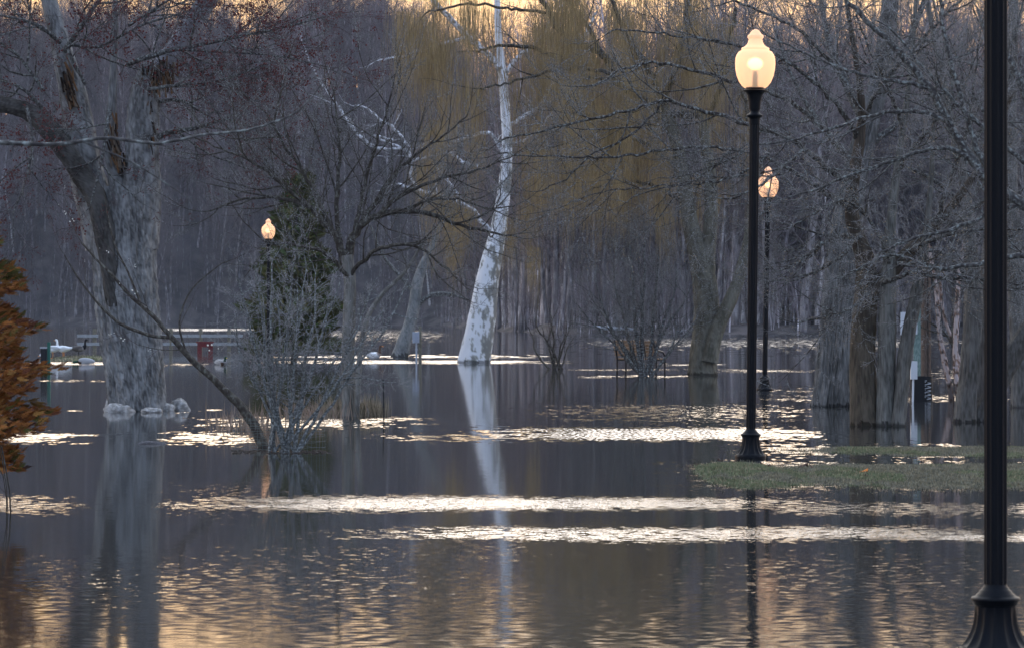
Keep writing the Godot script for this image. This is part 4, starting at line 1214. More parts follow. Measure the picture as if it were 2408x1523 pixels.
func shrubs() -> void:
	var sp := [
		{"n": 4.0, "l0": 0.25, "l1": 0.9, "a0": 30.0, "a1": 75.0, "up": 0.3, "wob": 0.25, "r": 0.008, "seg": 7, "sides": 4},
		{"n": 5.0, "l0": 0.15, "l1": 0.5, "a0": 30.0, "a1": 75.0, "up": 0.15, "wob": 0.28, "r": 0.005, "seg": 4, "sides": 3},
		{"n": 6.0, "l0": 0.09, "l1": 0.24, "a0": 30.0, "a1": 70.0, "up": 0.15, "twig": true}]
	var grey := grained([[0.3, L(0.06, 0.062, 0.06)], [0.5, L(0.12, 0.125, 0.122)], [0.75, L(0.30, 0.325, 0.32)]], 0.04, 131, Vector3(2.5, 2.5, 2.5))
	shrub("caged_shrub", "twiggy grey shrub of many stems inside a wire cage in the water", 665, 1064, [[560, 660, 9], [600, 640, 8], [640, 610, 9], [690, 630, 8], [740, 650, 9], [800, 660, 8], [880, 660, 8], [550, 740, 7], [650, 700, 7], [720, 620, 6], [770, 720, 7], [910, 720, 7], [680, 760, 6], [620, 720, 7], [580, 780, 6], [840, 760, 6], [960, 650, 7], [700, 680, 8]], 34.0, sp, grey, M.tw_b, M.twig)
	var sp2 := [
		{"n": 3.0, "l0": 0.5, "l1": 1.4, "a0": 25.0, "a1": 60.0, "up": 0.3, "wob": 0.12, "r": 0.013, "seg": 6, "sides": 4},
		{"n": 3.4, "l0": 0.3, "l1": 0.9, "a0": 25.0, "a1": 60.0, "up": 0.25, "wob": 0.15, "r": 0.009, "seg": 4, "sides": 3},
		{"n": 4.4, "l0": 0.25, "l1": 0.55, "a0": 25.0, "a1": 60.0, "up": 0.2, "twig": true}]
	shrub("round_shrub", "round bare reddish-brown shrub standing in front of the park bench", 1516, 884, [[1360, 720, 6], [1400, 660, 7], [1440, 610, 8], [1480, 580, 9], [1515, 560, 10], [1550, 580, 9], [1590, 610, 8], [1630, 660, 7], [1650, 720, 6], [1420, 760, 6], [1610, 760, 6], [1500, 640, 8], [1380, 690, 6]], 14.0, sp2, M.limb, M.tw_a, M.twig_dark)
	var sp3 := [{"n": 1.6, "l0": 0.4, "l1": 1.1, "a0": 20.0, "a1": 50.0, "up": 0.4, "wob": 0.1, "r": 0.010, "seg": 6, "sides": 4}, {"n": 2.0, "l0": 0.3, "l1": 0.7, "a0": 20.0, "a1": 50.0, "up": 0.3, "twig": true}]
	shrub("small_shrub", "small sparse bush of straight bare stems in open water", 1316, 868, [[1235, 760, 5], [1262, 740, 5], [1290, 720, 5], [1310, 730, 6], [1330, 745, 5], [1345, 760, 5], [1275, 770, 4], [1352, 790, 4]], 18.0, sp3, M.limb_brown, M.tw_a, M.twig_red)

# A flat feathery spray of scale leaves, one unit long, for cedars and arborvitae.
func cedar_spray(sd: int) -> ArrayMesh:
	var keep := rng.state
	rng.seed = sd
	var a := Acc.new()
	for k in 18:
		var t := (k + 0.5) / 18.0
		var s := -1.0 if k % 2 else 1.0
		var q := Vector3(0, t * 0.85, 0)
		var ln := 0.30 * (1.05 - t) * rnd(0.7, 1.25)
		var e := Vector3(s * 0.5, 0.9, rng.randfn() * 0.22).normalized()
		for g in 3:
			var o := q + e * ln * g / 3.0
			for w in [-1.0, 1.0]:
				var f := (e + Vector3(w * 0.6 * e.y, -w * 0.6 * e.x, rng.randfn() * 0.25)).normalized()
				var wd := f.cross(Vector3(rng.randfn() * 0.3, rng.randfn() * 0.3, 1)).normalized() * 0.020
				var b := a.v.size()
				var tip := o + f * ln * rnd(0.35, 0.6)
				a.v.append_array(PackedVector3Array([o - wd, o + wd, tip + wd * 0.5, tip - wd * 0.5]))
				var nn := f.cross(wd).normalized()
				a.n.append_array(PackedVector3Array([nn, nn, nn, nn]))
				a.ix.append_array(PackedInt32Array([b, b + 1, b + 2, b, b + 2, b + 3]))
	rng.state = keep
	return a.build(null)

func cedars() -> void:
	var sp := cedar_spray(7)
	var d := 107.0
	var T := tree("cedar_tree", "dark green conical cedar behind the caged shrub", "tree", at(690, 743 + CAMH * F / d, d))
	trunk(T, [[690, 870, 16], [690, 850, 15], [692, 700, 12], [696, 560, 8], [700, 420, 3]], d, 20, 0.1, ridge_noise(141), 0.01, 7.0, 0.8, 0.1, 3, bark_col(L(0.06, 0.05, 0.045), L(0.11, 0.095, 0.085), 0.1, 142))
	var xs := []
	var cols := PackedColorArray()
	for k in 4600:
		var t := pow(rng.randf(), 0.75)          # 0 top, 1 bottom
		var y := lerpf(412, 832, t)
		var lob := 1.0 + 0.22 * sin(t * 26.0 + 1.0) + 0.12 * sin(t * 61.0)
		var rr := (8.0 + 104.0 * pow(t, 0.8)) * lob * (0.35 + 0.65 * sqrt(rng.randf()))
		if t > 0.9:
			rr *= 0.8
		var th := rnd(0, TAU)
		var cx := lerpf(704, 684, t)
		var p: Vector3 = at(cx + cos(th) * rr, y, d + sin(th) * rr * d / F) - T.base
		var out := Vector3(cos(th), rnd(0.1, 0.9), sin(th)).normalized()
		xs.append(Transform3D(frame(out, rnd(0, TAU), rnd(0.28, 0.55)), p))
		var g := rnd(0.6, 1.3)
		cols.append(Color(0.062 * g * rnd(0.8, 1.4), 0.075 * g, 0.026 * g))
	part("trunk", T.trunk.build(M.bark), T.node)
	var fo := scatter("foliage", sp, xs, T.node, cols)
	var fm := tinted(L(1, 1, 1), 0.8)
	fm.backlight_enabled = true
	fm.backlight = Color(0.25, 0.25, 0.2)
	fo.material_override = fm
	# bronzed arborvitae at the left edge
	d = 26.0
	T = tree("arborvitae_shrub", "bronze-orange arborvitae with drooping feathery sprays beside the water", "shrub", at(-110, 743 + CAMH * F / d, d))
	trunk(T, [[-110, 1240, 40], [-110, 1190, 36], [-112, 900, 28], [-114, 600, 16], [-116, 380, 6]], d, 24, 0.06, ridge_noise(143), 0.008, 9.0, 0.8, 0.1, 4, bark_col(L(0.08, 0.055, 0.04), L(0.15, 0.11, 0.08), 0.05, 144))
	xs = []
	cols = PackedColorArray()
	for k in 7500:
		var t := rng.randf()
		var y := lerpf(520, 1110, t)
		var prof := 70.0 + 62.0 * smoothstep(0.0, 0.25, t) + 50.0 * smoothstep(0.32, 0.55, t) - 60.0 * smoothstep(0.82, 1.0, t)
		var th := rnd(0, TAU)
		var rag := 1.0 + 0.28 * sin(t * 34.0 + sin(th) * 1.5) + 0.12 * sin(t * 77.0)
		var rr := prof * rag * (0.4 + 0.6 * sqrt(rng.randf()))
		var p: Vector3 = at(-113 + cos(th) * rr, y, d + sin(th) * rr * d / F) - T.base
		var out := Vector3(cos(th), rnd(-0.3, 0.9), sin(th)).normalized()
		xs.append(Transform3D(frame(out, rnd(0, TAU), rnd(0.07, 0.15)), p))
		var g := rnd(0.55, 1.3)
		var c := L(0.23, 0.085, 0.022) if rng.randf() < 0.68 else (L(0.25, 0.125, 0.035) if rng.randf() < 0.6 else L(0.10, 0.035, 0.018))
		if t < 0.25 and rng.randf() < 0.7 - t or rng.randf() < 0.10:
			c = L(0.085, 0.08, 0.02)
		cols.append(Color(c.r * g, c.g * g, c.b * g))
	for q in [[75, 950], [112, 960], [90, 945]]:
		for k in 7:
			xs.append(Transform3D(frame(Vector3(0.9, rnd(-0.25, 0.25), rnd(-0.3, 0.3)).normalized(), rnd(0, TAU), rnd(0.06, 0.11)), at(q[0] - 30 + k * 5, q[1] + rnd(-6, 6), d) - T.base))
			cols.append(Color(0.16, 0.09, 0.025))
	part("trunk", T.trunk.build(M.bark), T.node)
	fo = scatter("foliage", sp, xs, T.node, cols)
	fo.material_override = fm

# ---------------------------------------------------------------- grass showing above the flood
func lobe(x: float, d: float, c: Array) -> float:
	var u: float = absf(x - c[0]) / c[1]
	var v: float = absf(d - c[2]) / c[3]
	return 1.0 - pow(pow(u, 3.0) + pow(v, 2.0), 0.5)

var turf := []
var turf_noise: FastNoiseLite

func turf_y(x: float, d: float) -> float:
	var h := -0.06
	for c in turf:
		h = maxf(h, -0.06 + c[4] * smoothstep(-0.35, 0.9, lobe(x, d, c)))
	return h + 0.016 * turf_noise.get_noise_2d(x * 0.9, d * 0.45) + 0.007 * turf_noise.get_noise_2d(x * 5.0, d * 3.0)

func turf_patch(x0: float, x1: float, d0: float, d1: float, nx: int, nd: int) -> void:
	var a := Acc.new()
	for j in nd + 1:
		for i in nx + 1:
			var x := lerpf(x0, x1, float(i) / nx)
			var d := lerpf(d0, d1, float(j) / nd)
			a.v.append(Vector3(x, turf_y(x, d), -d))
			a.n.append(Vector3(turf_y(x - 0.02, d) - turf_y(x + 0.02, d), 0.04, turf_y(x, d + 0.02) - turf_y(x, d - 0.02)).normalized())
	for j in nd:
		for i in nx:
			var b := j * (nx + 1) + i
			a.ix.append_array(PackedInt32Array([b, b + nx + 1, b + 1, b + 1, b + nx + 1, b + nx + 2]))
	structure("ground", a.build(grained([[0.3, L(0.06, 0.062, 0.036)], [0.5, L(0.11, 0.115, 0.06)], [0.7, L(0.16, 0.15, 0.09)]], 0.05, 151, Vector3(2.0, 2.0, 2.0))))

func tuft(sd: int, blades: int, tall: float, wide: float, lean: float) -> ArrayMesh:
	var keep := rng.state
	rng.seed = sd
	var a := Acc.new()
	for k in blades:
		var q := Vector3(rng.randfn() * 0.5, 0, rng.randfn() * 0.5) * tall
		var e := (Vector3.UP + Vector3(rng.randfn(), 0, rng.randfn()) * lean).normalized()
		var w := Vector3(rng.randfn(), 0, rng.randfn()).normalized() * wide * 0.5
		var h := tall * rnd(0.5, 1.2)
		var mid := q + e * h * 0.55
		var tip := mid + (e + Vector3(rng.randfn(), -0.2, rng.randfn()) * lean).normalized() * h * 0.5
		var b := a.v.size()
		a.v.append_array(PackedVector3Array([q - w, q + w, mid + w * 0.8, mid - w * 0.8, tip]))
		var nn := e.cross(w).normalized()
		for i in 5:
			a.n.append(nn)
		a.ix.append_array(PackedInt32Array([b, b + 1, b + 2, b, b + 2, b + 3, b + 3, b + 2, b + 4]))
	rng.state = keep
	return a.build(null)

func make_turf() -> void:
	turf_noise = ridge_noise(152, false, 3)
	var add := func(xa: float, xb: float, ya: float, yb: float, h: float) -> void:
		var dn := depth(yb)
		var df := depth(ya)
		var dm := (dn + df) * 0.5
		turf.append([((xa + xb) * 0.5 - CX) / F * dm, (xb - xa) * 0.5 / F * dm, dm, (df - dn) * 0.5, h])
	add.call(1612.0, 2900.0, 1082.0, 1162.0, 0.096)
	add.call(1612.0, 1900.0, 1080.0, 1158.0, 0.104)
	add.call(1690.0, 2900.0, 1046.0, 1074.0, 0.074)
	add.call(1950.0, 2900.0, 1056.0, 1078.0, 0.080)
	add.call(110.0, 260.0, 838.0, 850.0, 0.13)
	turf_patch(1.6, 10.5, 26.5, 43.0, 150, 200)
	turf_patch(-19.5, -14.0, 104.0, 132.0, 40, 60)
	var t1 := tuft(161, 7, 0.030, 0.006, 0.55)
	var t2 := tuft(162, 6, 0.045, 0.005, 0.35)
	var xs := []
	var cols := PackedColorArray()
	var tries := 0
	while xs.size() < 42000 and tries < 260000:
		tries += 1
		var far := tries % 60 == 0
		var x := rnd(-19.4, -14.1) if far else rnd(1.7, 8.8)
		var d := rnd(105.0, 131.0) if far else rnd(26.6, 42.5)
		var h := turf_y(x, d)
		if h < -0.05 or rng.randf() > smoothstep(-0.034, -0.004, h) * 0.9 + 0.07:
			continue
		var grown := 1.0 + 1.1 * smoothstep(-0.01, -0.045, h)
		xs.append(Transform3D(Basis(Vector3.UP, rnd(0, TAU)).scaled(Vector3(1.0, grown, 1.0) * rnd(0.6, 1.35) * (3.0 if far else 1.0)), Vector3(x, h - 0.004, -d)))
		var green := turf_noise.get_noise_2d(x * 0.8 + 50.0, d * 0.4) + (0.5 if x < 2.9 and d < 34.5 else 0.0)
		var g := rnd(0.45, 1.5)
		var c := L(0.185, 0.175, 0.13) if green < 0.2 else L(0.15, 0.17, 0.095)
		if rng.randf() < 0.25:
			c = L(0.27, 0.23, 0.15)
		elif h < -0.012 and rng.randf() < 0.75:
			c = L(0.045, 0.045, 0.028)
		cols.append(Color(c.r * g, c.g * g, c.b * g))
	var o := scatter("grass", t1, xs, self, cols)
	o.name = "grass"
	tag(o, "short wet winter grass showing above the flood", "grass")
	o.material_override = tinted(L(1, 1, 1), 0.9)
	# the orange leaf
	var a := Acc.new()
	var b := PackedVector3Array()
	for k in 13:
		var t := k / 12.0
		var w := 0.055 * sin(PI * pow(t, 0.8)) * (1.0 + 0.2 * sin(k * 2.7))
		a.v.append_array(PackedVector3Array([Vector3(t * 0.17, 0.05 * t + 0.02 * sin(t * 5.0), -w), Vector3(t * 0.17, 0.02 + 0.07 * t, 0.0), Vector3(t * 0.17, 0.05 * t, w)]))
		for i in 3:
			a.n.append(Vector3(-0.3, 1, 0.2).normalized())
		if k:
			var q := a.v.size() - 6
			a.ix.append_array(PackedInt32Array([q, q + 3, q + 1, q + 1, q + 3, q + 4, q + 1, q + 4, q + 2, q + 2, q + 4, q + 5]))
	var leaf := part("fallen_leaf", a.build(plain(L(0.52, 0.16, 0.03), 0.75)), self, null, Transform3D(Basis(Vector3.UP, 0.35).scaled(Vector3.ONE * 0.6), on_water(2020, 1120) + Vector3(0, 0.03, 0)))
	tag(leaf, "curled orange fallen leaf lying on the flooded grass", "leaf")
	# small dark dead leaves caught in the grass
	for q in [[1808, 1104, 0.07], [1878, 1105, 0.09], [1912, 1106, 0.06], [2040, 1126, 0.05], [1700, 1090, 0.05], [2150, 1112, 0.06]]:
		var lf := part(numbered("dead_leaf"), a.build(null), self, plain(L(0.06, 0.035, 0.025), 0.9), Transform3D(Basis(Vector3.UP, q[0]).scaled(Vector3.ONE * q[2] / 0.13), on_water(q[0], q[1]) + Vector3(0, 0.025, 0)))
		tag(lf, "small dark curled dead leaf caught in the grass", "leaf", "dead leaves in the grass")

# ---------------------------------------------------------------- birds
func bird(called: String, label: String, pos: Vector3, turn: float, s: float, spine: Array, colors: Array, bill: Array, bill_col: Color, legs: bool, leg_col: Color, wing_col: Color, group: String) -> Node3D:
	var o := thing(called, label, called, pos, group)
	o.rotation.y = turn
	o.scale = Vector3.ONE * s
	var p := PackedVector3Array()
	var r := PackedFloat32Array()
	for q in spine:
		p.append(Vector3(q[0], q[1], 0))
		r.append(q[2])
	var sp := smooth_path(p, r, 0.025)
	var a := Acc.new()
	tube(a, sp[0], sp[1], 16)
	var m: int = sp[0].size()
	for i in m:
		var t := float(i) / (m - 1)
		var c: Color = colors[0][1]
		for k in colors:
			if t >= k[0]:
				c = k[1]
		for j in 16:
			a.c.append(c)
	part("body", a.build(M.plumage), o)
	var b := Acc.new()
	tube(b, PackedVector3Array([Vector3(bill[0], bill[1], 0), Vector3(bill[0] + bill[2] * 0.5, bill[1] + bill[3] * 0.4, 0), Vector3(bill[0] + bill[2], bill[1] + bill[3], 0)]), PackedFloat32Array([bill[4], bill[4] * 0.8, bill[4] * 0.25]), 8)
	part("bill", b.build(plain(bill_col, 0.6)), o)
	for sgn in [-1.0, 1.0]:
		part("wing", blob(0.24, 0.085, 0.035, 0.1, 0.1, 3, 8, 14), o, plain(wing_col, 0.9), Transform3D(Basis(Vector3.BACK, 0.12) * Basis(Vector3.RIGHT, sgn * 0.25), Vector3(-0.08, spine[2][1] + 0.03, sgn * (spine[2][2] - 0.01))))
		if legs:
			var lg := Acc.new()
			tube(lg, PackedVector3Array([Vector3(0.0, 0.32, sgn * 0.06), Vector3(-0.02, 0.16, sgn * 0.06), Vector3(0.0, 0.015, sgn * 0.06), Vector3(0.09, 0.004, sgn * 0.07)]), PackedFloat32Array([0.022, 0.014, 0.013, 0.03]), 6)
			part("leg", lg.build(plain(leg_col, 0.7)), o)
	return o

func make_birds() -> void:
	M.plumage = tinted(L(1, 1, 1), 0.9)
	var goose := [[-0.42, 0.44, 0.015], [-0.30, 0.42, 0.075], [-0.12, 0.40, 0.135], [0.06, 0.40, 0.155], [0.20, 0.44, 0.115], [0.27, 0.52, 0.068], [0.28, 0.62, 0.048], [0.285, 0.70, 0.042], [0.305, 0.77, 0.05], [0.345, 0.785, 0.045], [0.375, 0.775, 0.02]]
	var white := L(0.68, 0.70, 0.72)
	var y := turf_y(-17.2, 116.0)
	var orange := L(0.55, 0.22, 0.06)
	bird("goose", "white domestic goose with raised neck and orange bill on the grass strip", Vector3(0, 0.03, 0) + at(147, 743 + CAMH * F / 118.0, 118.0), PI * 0.92, 0.86, goose, [[0.0, white]], [0.375, 0.775, 0.085, -0.015, 0.02], orange, true, orange, white * 0.95, "geese")
	var stoop := [[-0.42, 0.46, 0.015], [-0.30, 0.44, 0.075], [-0.12, 0.42, 0.14], [0.06, 0.40, 0.155], [0.20, 0.38, 0.115], [0.30, 0.36, 0.066], [0.38, 0.30, 0.048], [0.44, 0.22, 0.042], [0.49, 0.17, 0.048], [0.53, 0.14, 0.04], [0.55, 0.12, 0.02]]
	bird("goose", "white goose stooping to graze beside the green post", at(122, 743 + CAMH * F / 117.0, 117.0) + Vector3(0, 0.03, 0), PI * 1.05, 0.86, stoop, [[0.0, white]], [0.55, 0.12, 0.07, -0.03, 0.02], orange, true, orange, L(0.5, 0.51, 0.53), "geese")
	bird("goose", "grey-brown goose with black neck behind the white goose", at(184, 743 + CAMH * F / 120.0, 120.0) + Vector3(0, 0.03, 0), 0.25, 0.84, goose, [[0.0, L(0.45, 0.45, 0.46)], [0.10, L(0.09, 0.08, 0.075)], [0.34, L(0.15, 0.135, 0.13)], [0.48, L(0.22, 0.21, 0.21)], [0.56, L(0.015, 0.015, 0.017)]], [0.375, 0.775, 0.07, -0.015, 0.018], L(0.02, 0.02, 0.02), true, L(0.03, 0.03, 0.03), L(0.09, 0.08, 0.075), "geese")
	bird("goose", "white-breasted goose with brown head swimming behind the crabapple trunk", at(878, 743 + CAMH * F / 118.0, 118.0) - Vector3(0, 0.26, 0), -0.5, 0.95, goose, [[0.0, white], [0.60, L(0.35, 0.3, 0.27)], [0.66, L(0.10, 0.065, 0.05)]], [0.375, 0.775, 0.085, -0.015, 0.02], orange, false, orange, white, "geese")
	var duck := [[-0.27, 0.13, 0.012], [-0.20, 0.09, 0.05], [-0.08, 0.06, 0.085], [0.05, 0.06, 0.09], [0.13, 0.09, 0.065], [0.16, 0.14, 0.038], [0.175, 0.19, 0.036], [0.195, 0.225, 0.042], [0.225, 0.225, 0.035], [0.245, 0.215, 0.015]]
	var mallard := [[0.0, L(0.45, 0.45, 0.45)], [0.08, L(0.03, 0.03, 0.03)], [0.16, L(0.42, 0.42, 0.42)], [0.5, L(0.075, 0.045, 0.03)], [0.66, L(0.6, 0.6, 0.6)], [0.685, L(0.012, 0.045, 0.03)]]
	var ylw := L(0.5, 0.4, 0.06)
	bird("duck", "green-headed mallard swimming in open water near the red table", on_water(521, 857), -0.9, 1.05, duck, mallard, [0.245, 0.215, 0.06, -0.02, 0.014], ylw, false, ylw, L(0.4, 0.4, 0.4), "mallards")
	var dabble := [[-0.27, 0.10, 0.012], [-0.20, 0.08, 0.05], [-0.08, 0.06, 0.085], [0.05, 0.055, 0.09], [0.13, 0.06, 0.065], [0.19, 0.06, 0.04], [0.24, 0.055, 0.038], [0.28, 0.05, 0.042], [0.31, 0.04, 0.035], [0.33, 0.03, 0.015]]
	bird("duck", "mallard with its head stretched low feeding below the grass strip", on_water(196, 855), PI, 1.15, dabble, mallard, [0.33, 0.03, 0.06, -0.02, 0.014], ylw, false, ylw, L(0.42, 0.42, 0.43), "mallards")

# ---------------------------------------------------------------- furniture and fittings
func rod(pts: Array, r: float, sides := 6) -> Acc:
	var a := Acc.new()
	var p := PackedVector3Array(pts)
	var rr := PackedFloat32Array()
	for q in pts:
		rr.append(r)
	tube(a, p, rr, sides)
	return a

func make_bench() -> void:
	var d := depth(882.0)
	var o := thing("park_bench", "park bench with tan wooden slats and curved black metal frame behind the round shrub", "bench", at(1505, 743 + CAMH * F / d, d))
	o.rotation.y = 2.55
	var iron := plain(L(0.014, 0.015, 0.018), 0.35)
	var plank := grained([[0.3, L(0.22, 0.13, 0.075)], [0.6, L(0.33, 0.21, 0.125)], [0.8, L(0.40, 0.27, 0.17)]], 0.03, 171, Vector3(1.0, 8.0, 8.0), 0.5)
	for s in [-0.62, 0.62]:
		var f := part("side_frame", rod([Vector3(s, -0.3, 0.27), Vector3(s, 0.40, 0.27), Vector3(s, 0.56, 0.24), Vector3(s, 0.64, 0.14), Vector3(s, 0.66, 0.0), Vector3(s, 0.66, -0.16)], 0.026, 8).build(iron), o)
		part("back_leg", rod([Vector3(s, -0.3, -0.2), Vector3(s, 0.42, -0.17), Vector3(s, 0.7, -0.24), Vector3(s, 0.95, -0.32)], 0.026, 8).build(iron), f)
		part("seat_bar", rod([Vector3(s, 0.42, 0.27), Vector3(s, 0.41, 0.0), Vector3(s, 0.42, -0.17)], 0.022, 8).build(iron), f)
	for k in 5:
		var z := 0.22 - k * 0.088
		part("seat_slat", boxes([[Vector3(-0.68, 0.435, z - 0.036), Vector3(0.68, 0.465, z + 0.036)]], plank), o)
	for k in 5:
		var t := (k + 0.5) / 5.0
		var c := Vector3(0, lerpf(0.52, 0.95, t), lerpf(-0.185, -0.30, t))
		part("back_slat", boxes([[Vector3(-0.68, -0.036, -0.012), Vector3(0.68, 0.036, 0.012), Transform3D(Basis(Vector3.RIGHT, -0.26), c)]], plank), o)
	for s in [-0.3, 0.05, 0.35]:
		part("back_strap", rod([Vector3(s, 0.44, -0.185), Vector3(s, 0.72, -0.262), Vector3(s, 0.97, -0.325)], 0.014, 6).build(iron), o)

func make_fittings() -> void:
	var grey := plain(L(0.36, 0.39, 0.44), 0.5)
	var timber := grained([[0.3, L(0.11, 0.10, 0.075)], [0.6, L(0.18, 0.165, 0.125)], [0.8, L(0.24, 0.22, 0.18)]], 0.03, 181, Vector3(6.0, 0.8, 6.0))
	# electrical outlet box on a post
	var d := depth(852.0)
	var o := thing("outlet_post", "wooden post carrying a small grey electrical box with conduit", "post", on_water(987, 852))
	var k := d / F
	part("post", boxes([[Vector3(-3.6 * k, -0.5, -0.05), Vector3(3.6 * k, 85 * k, 0.05)]], timber), o)
	var bx := part("electrical_box", boxes([[Vector3(-17.5 * k, 46 * k, 0.0), Vector3(-1.5 * k, 72 * k, 0.16)]], grey), o)
	for i in 3:
		part("outlet_cover", boxes([[Vector3(-11.5 * k, (48 + i * 8) * k, 0.16), Vector3(-2 * k, (55 + i * 8) * k, 0.21)]], plain(L(0.32, 0.35, 0.42), 0.5)), bx)
	part("conduit", rod([Vector3(-8.5 * k, -0.5, 0.07), Vector3(-8.5 * k, 46 * k, 0.07)], 2.1 * k, 10).build(grey), o)
	part("conduit_joint", rod([Vector3(-8.5 * k, 29 * k, 0.07), Vector3(-8.5 * k, 33 * k, 0.07)], 3.0 * k, 10).build(grey), o)
	# black and green pedestal at the left
	d = depth(879.0)
	k = d / F
	o = thing("power_pedestal", "green post with a black pedestal box beside the geese", "post", on_water(110, 879))
	part("box", boxes([[Vector3(-15 * k, -0.4, -0.1), Vector3(-1 * k, 60 * k, 0.1)]], plain(L(0.012, 0.013, 0.016), 0.5)), o)
	part("cap", boxes([[Vector3(-16.5 * k, 60 * k, -0.12), Vector3(0, 64 * k, 0.12)]], plain(L(0.28, 0.29, 0.31), 0.6)), o)
	part("post", boxes([[Vector3(0, -0.4, -0.05), Vector3(7 * k, 75 * k, 0.05)]], plain(L(0.03, 0.11, 0.085), 0.7)), o)
	# red table
	d = depth(828.0)
	k = d / F
	o = thing("red_table", "small dark red wooden table with square legs standing in the flood", "table", on_water(481, 828))
	o.rotation.y = 0.25
	var red := grained([[0.3, L(0.10, 0.022, 0.024)], [0.7, L(0.17, 0.038, 0.04)]], 0.03, 182, Vector3(2, 2, 2))
	part("top", boxes([[Vector3(-19 * k, 22 * k, -0.25), Vector3(19 * k, 25.5 * k, 0.25)]], red), o)
	for s in [-1.0, 1.0]:
		part("apron", boxes([[Vector3(-16.5 * k, 12.5 * k, s * 0.19 - 0.02), Vector3(16.5 * k, 22 * k, s * 0.19 + 0.02)]], red), o)
		for z in [-1.0, 1.0]:
			part("leg", boxes([[Vector3(s * 13 * k - 4 * k, -0.4, z * 0.14 - 0.03), Vector3(s * 13 * k + 4 * k, 22 * k, z * 0.14 + 0.03)]], red), o)
	# rail fence
	d = depth(827.0)
	k = d / F
	o = thing("rail_fence", "two-rail grey board fence half under water behind the red table", "fence", at(380, 743 + CAMH * F / d, d))
	var board := grained([[0.3, L(0.20, 0.21, 0.21)], [0.7, L(0.32, 0.335, 0.34)]], 0.03, 183, Vector3(0.6, 8, 8))
	for x in [-160.0, -60.0, 20.0, 90.0, 157.0]:
		part("post", boxes([[Vector3((x - 4) * k, -0.5, -0.16), Vector3((x + 4) * k, 54 * k, -0.02)]], timber), o)
	for x in [[-200, -62], [-58, 18], [22, 88], [92, 190]]:
		for yy in [[34, 41], [15, 22]]:
			part("rail", boxes([[Vector3(x[0] * k, yy[0] * k, 0.0), Vector3(x[1] * k, yy[1] * k, 0.035)]], board), o)
	# service pole with boxes at the right
	d = depth(942.0)
	k = d / F
	o = thing("service_pole", "brown wooden service pole with a black sleeve at its foot", "pole", on_water(2178, 942))
	part("pole", lathe([[12 * k, -0.4], [11.5 * k, 60 * k], [11 * k, 210 * k], [10.5 * k, 330 * k], [0.01, 331 * k]], 20), o, grained([[0.3, L(0.085, 0.062, 0.05)], [0.7, L(0.15, 0.115, 0.095)]], 0.04, 184, Vector3(6, 0.7, 6)))
	part("sleeve", lathe([[15 * k, -0.4], [15 * k, 56 * k], [14 * k, 58 * k], [11 * k, 58 * k]], 20), o, plain(L(0.012, 0.013, 0.015), 0.6))
	part("ground_wire", rod([Vector3(3 * k, -0.2, 11.6 * k), Vector3(3 * k, 200 * k, 11.6 * k), Vector3(2 * k, 300 * k, 11 * k)], 0.008).build(plain(L(0.03, 0.03, 0.03))), o)
	var coil := []
	for i in 100:
		var t := i / 99.0
		coil.append(Vector3(sin(t * TAU * 5.0) * 9 * k, (4 + t * 44) * k, 15.6 * k + cos(t * TAU * 5.0) * 0.015))
	part("wire_coil", rod(coil, 0.009).build(plain(L(0.4, 0.42, 0.45), 0.5)), o)
	o = thing("service_post", "weathered green service post with white boxes beside the brown pole", "post", on_water(2157, 944))
	var wt := plain(L(0.55, 0.57, 0.60), 0.5)
	part("post", boxes([[Vector3(-8 * k, -0.5, -0.03), Vector3(8 * k, 230 * k, 0.03)]], grained([[0.3, L(0.12, 0.18, 0.16)], [0.7, L(0.22, 0.29, 0.27)]], 0.04, 185, Vector3(5, 1, 5))), o)
	part("black_cabinet", boxes([[Vector3(-17 * k, -0.3, 0.03), Vector3(16 * k, 60 * k, 0.13)]], plain(L(0.012, 0.013, 0.015), 0.6)), o)
	part("white_box", boxes([[Vector3(-18 * k, 53 * k, 0.135), Vector3(-3 * k, 95 * k, 0.24)]], wt), o)
	part("white_box", boxes([[Vector3(-10 * k, 157 * k, 0.035), Vector3(-1 * k, 195 * k, 0.12)]], wt), o)
	part("arm", boxes([[Vector3(-40 * k, 175 * k, -0.005), Vector3(-8 * k, 181 * k, 0.025)]], wt), o)
	part("sign_board", boxes([[Vector3(-39 * k, 155 * k, 0.03), Vector3(-24 * k, 208 * k, 0.05)]], wt), o)
	part("conduit", rod([Vector3(-14 * k, -0.4, 0.19), Vector3(-12 * k, 53 * k, 0.19)], 2.6 * k, 10).build(wt), o)
	# driftwood and ice-pale logs on the far bank
	var gone := [plain(L(0.34, 0.35, 0.37)), plain(L(0.20, 0.20, 0.205)), plain(L(0.15, 0.12, 0.105))]
	var words := ["pale driftwood log lying along the far bank beside the willow's trunk", "grey driftwood log slanting down to the water on the far bank", "dark driftwood branch on the far bank pile", "grey driftwood log on top of the far bank pile", "pale broken driftwood log beyond the bench", "low grey driftwood log lying at the far waterline"]
	var i := 0
	for q in [[1710, 787, 1745, 781, 9, 0], [1700, 776, 1760, 757, 6, 1], [1735, 760, 1800, 772, 5, 2], [1770, 766, 1835, 776, 7, 1], [1395, 768, 1500, 777, 11, 0], [1590, 779, 1640, 774, 7, 1]]:
		var pa := at(q[0], q[1], 284.0)
		var pb := at(q[2], q[3], 288.0)
		var lo := thing("driftwood", words[i], "driftwood", (pa + pb) * 0.5, "driftwood on the far bank")
		var a := Acc.new()
		var p := PackedVector3Array()
		var r := PackedFloat32Array()
		for s in 7:
			p.append(pa.lerp(pb, s / 6.0) - lo.position + rvec() * 0.05)
			r.append(q[4] * 0.5 * 286.0 / F * lerpf(1.0, 0.55, s / 6.0) * (0.3 if s == 0 or s == 6 else 1.0))
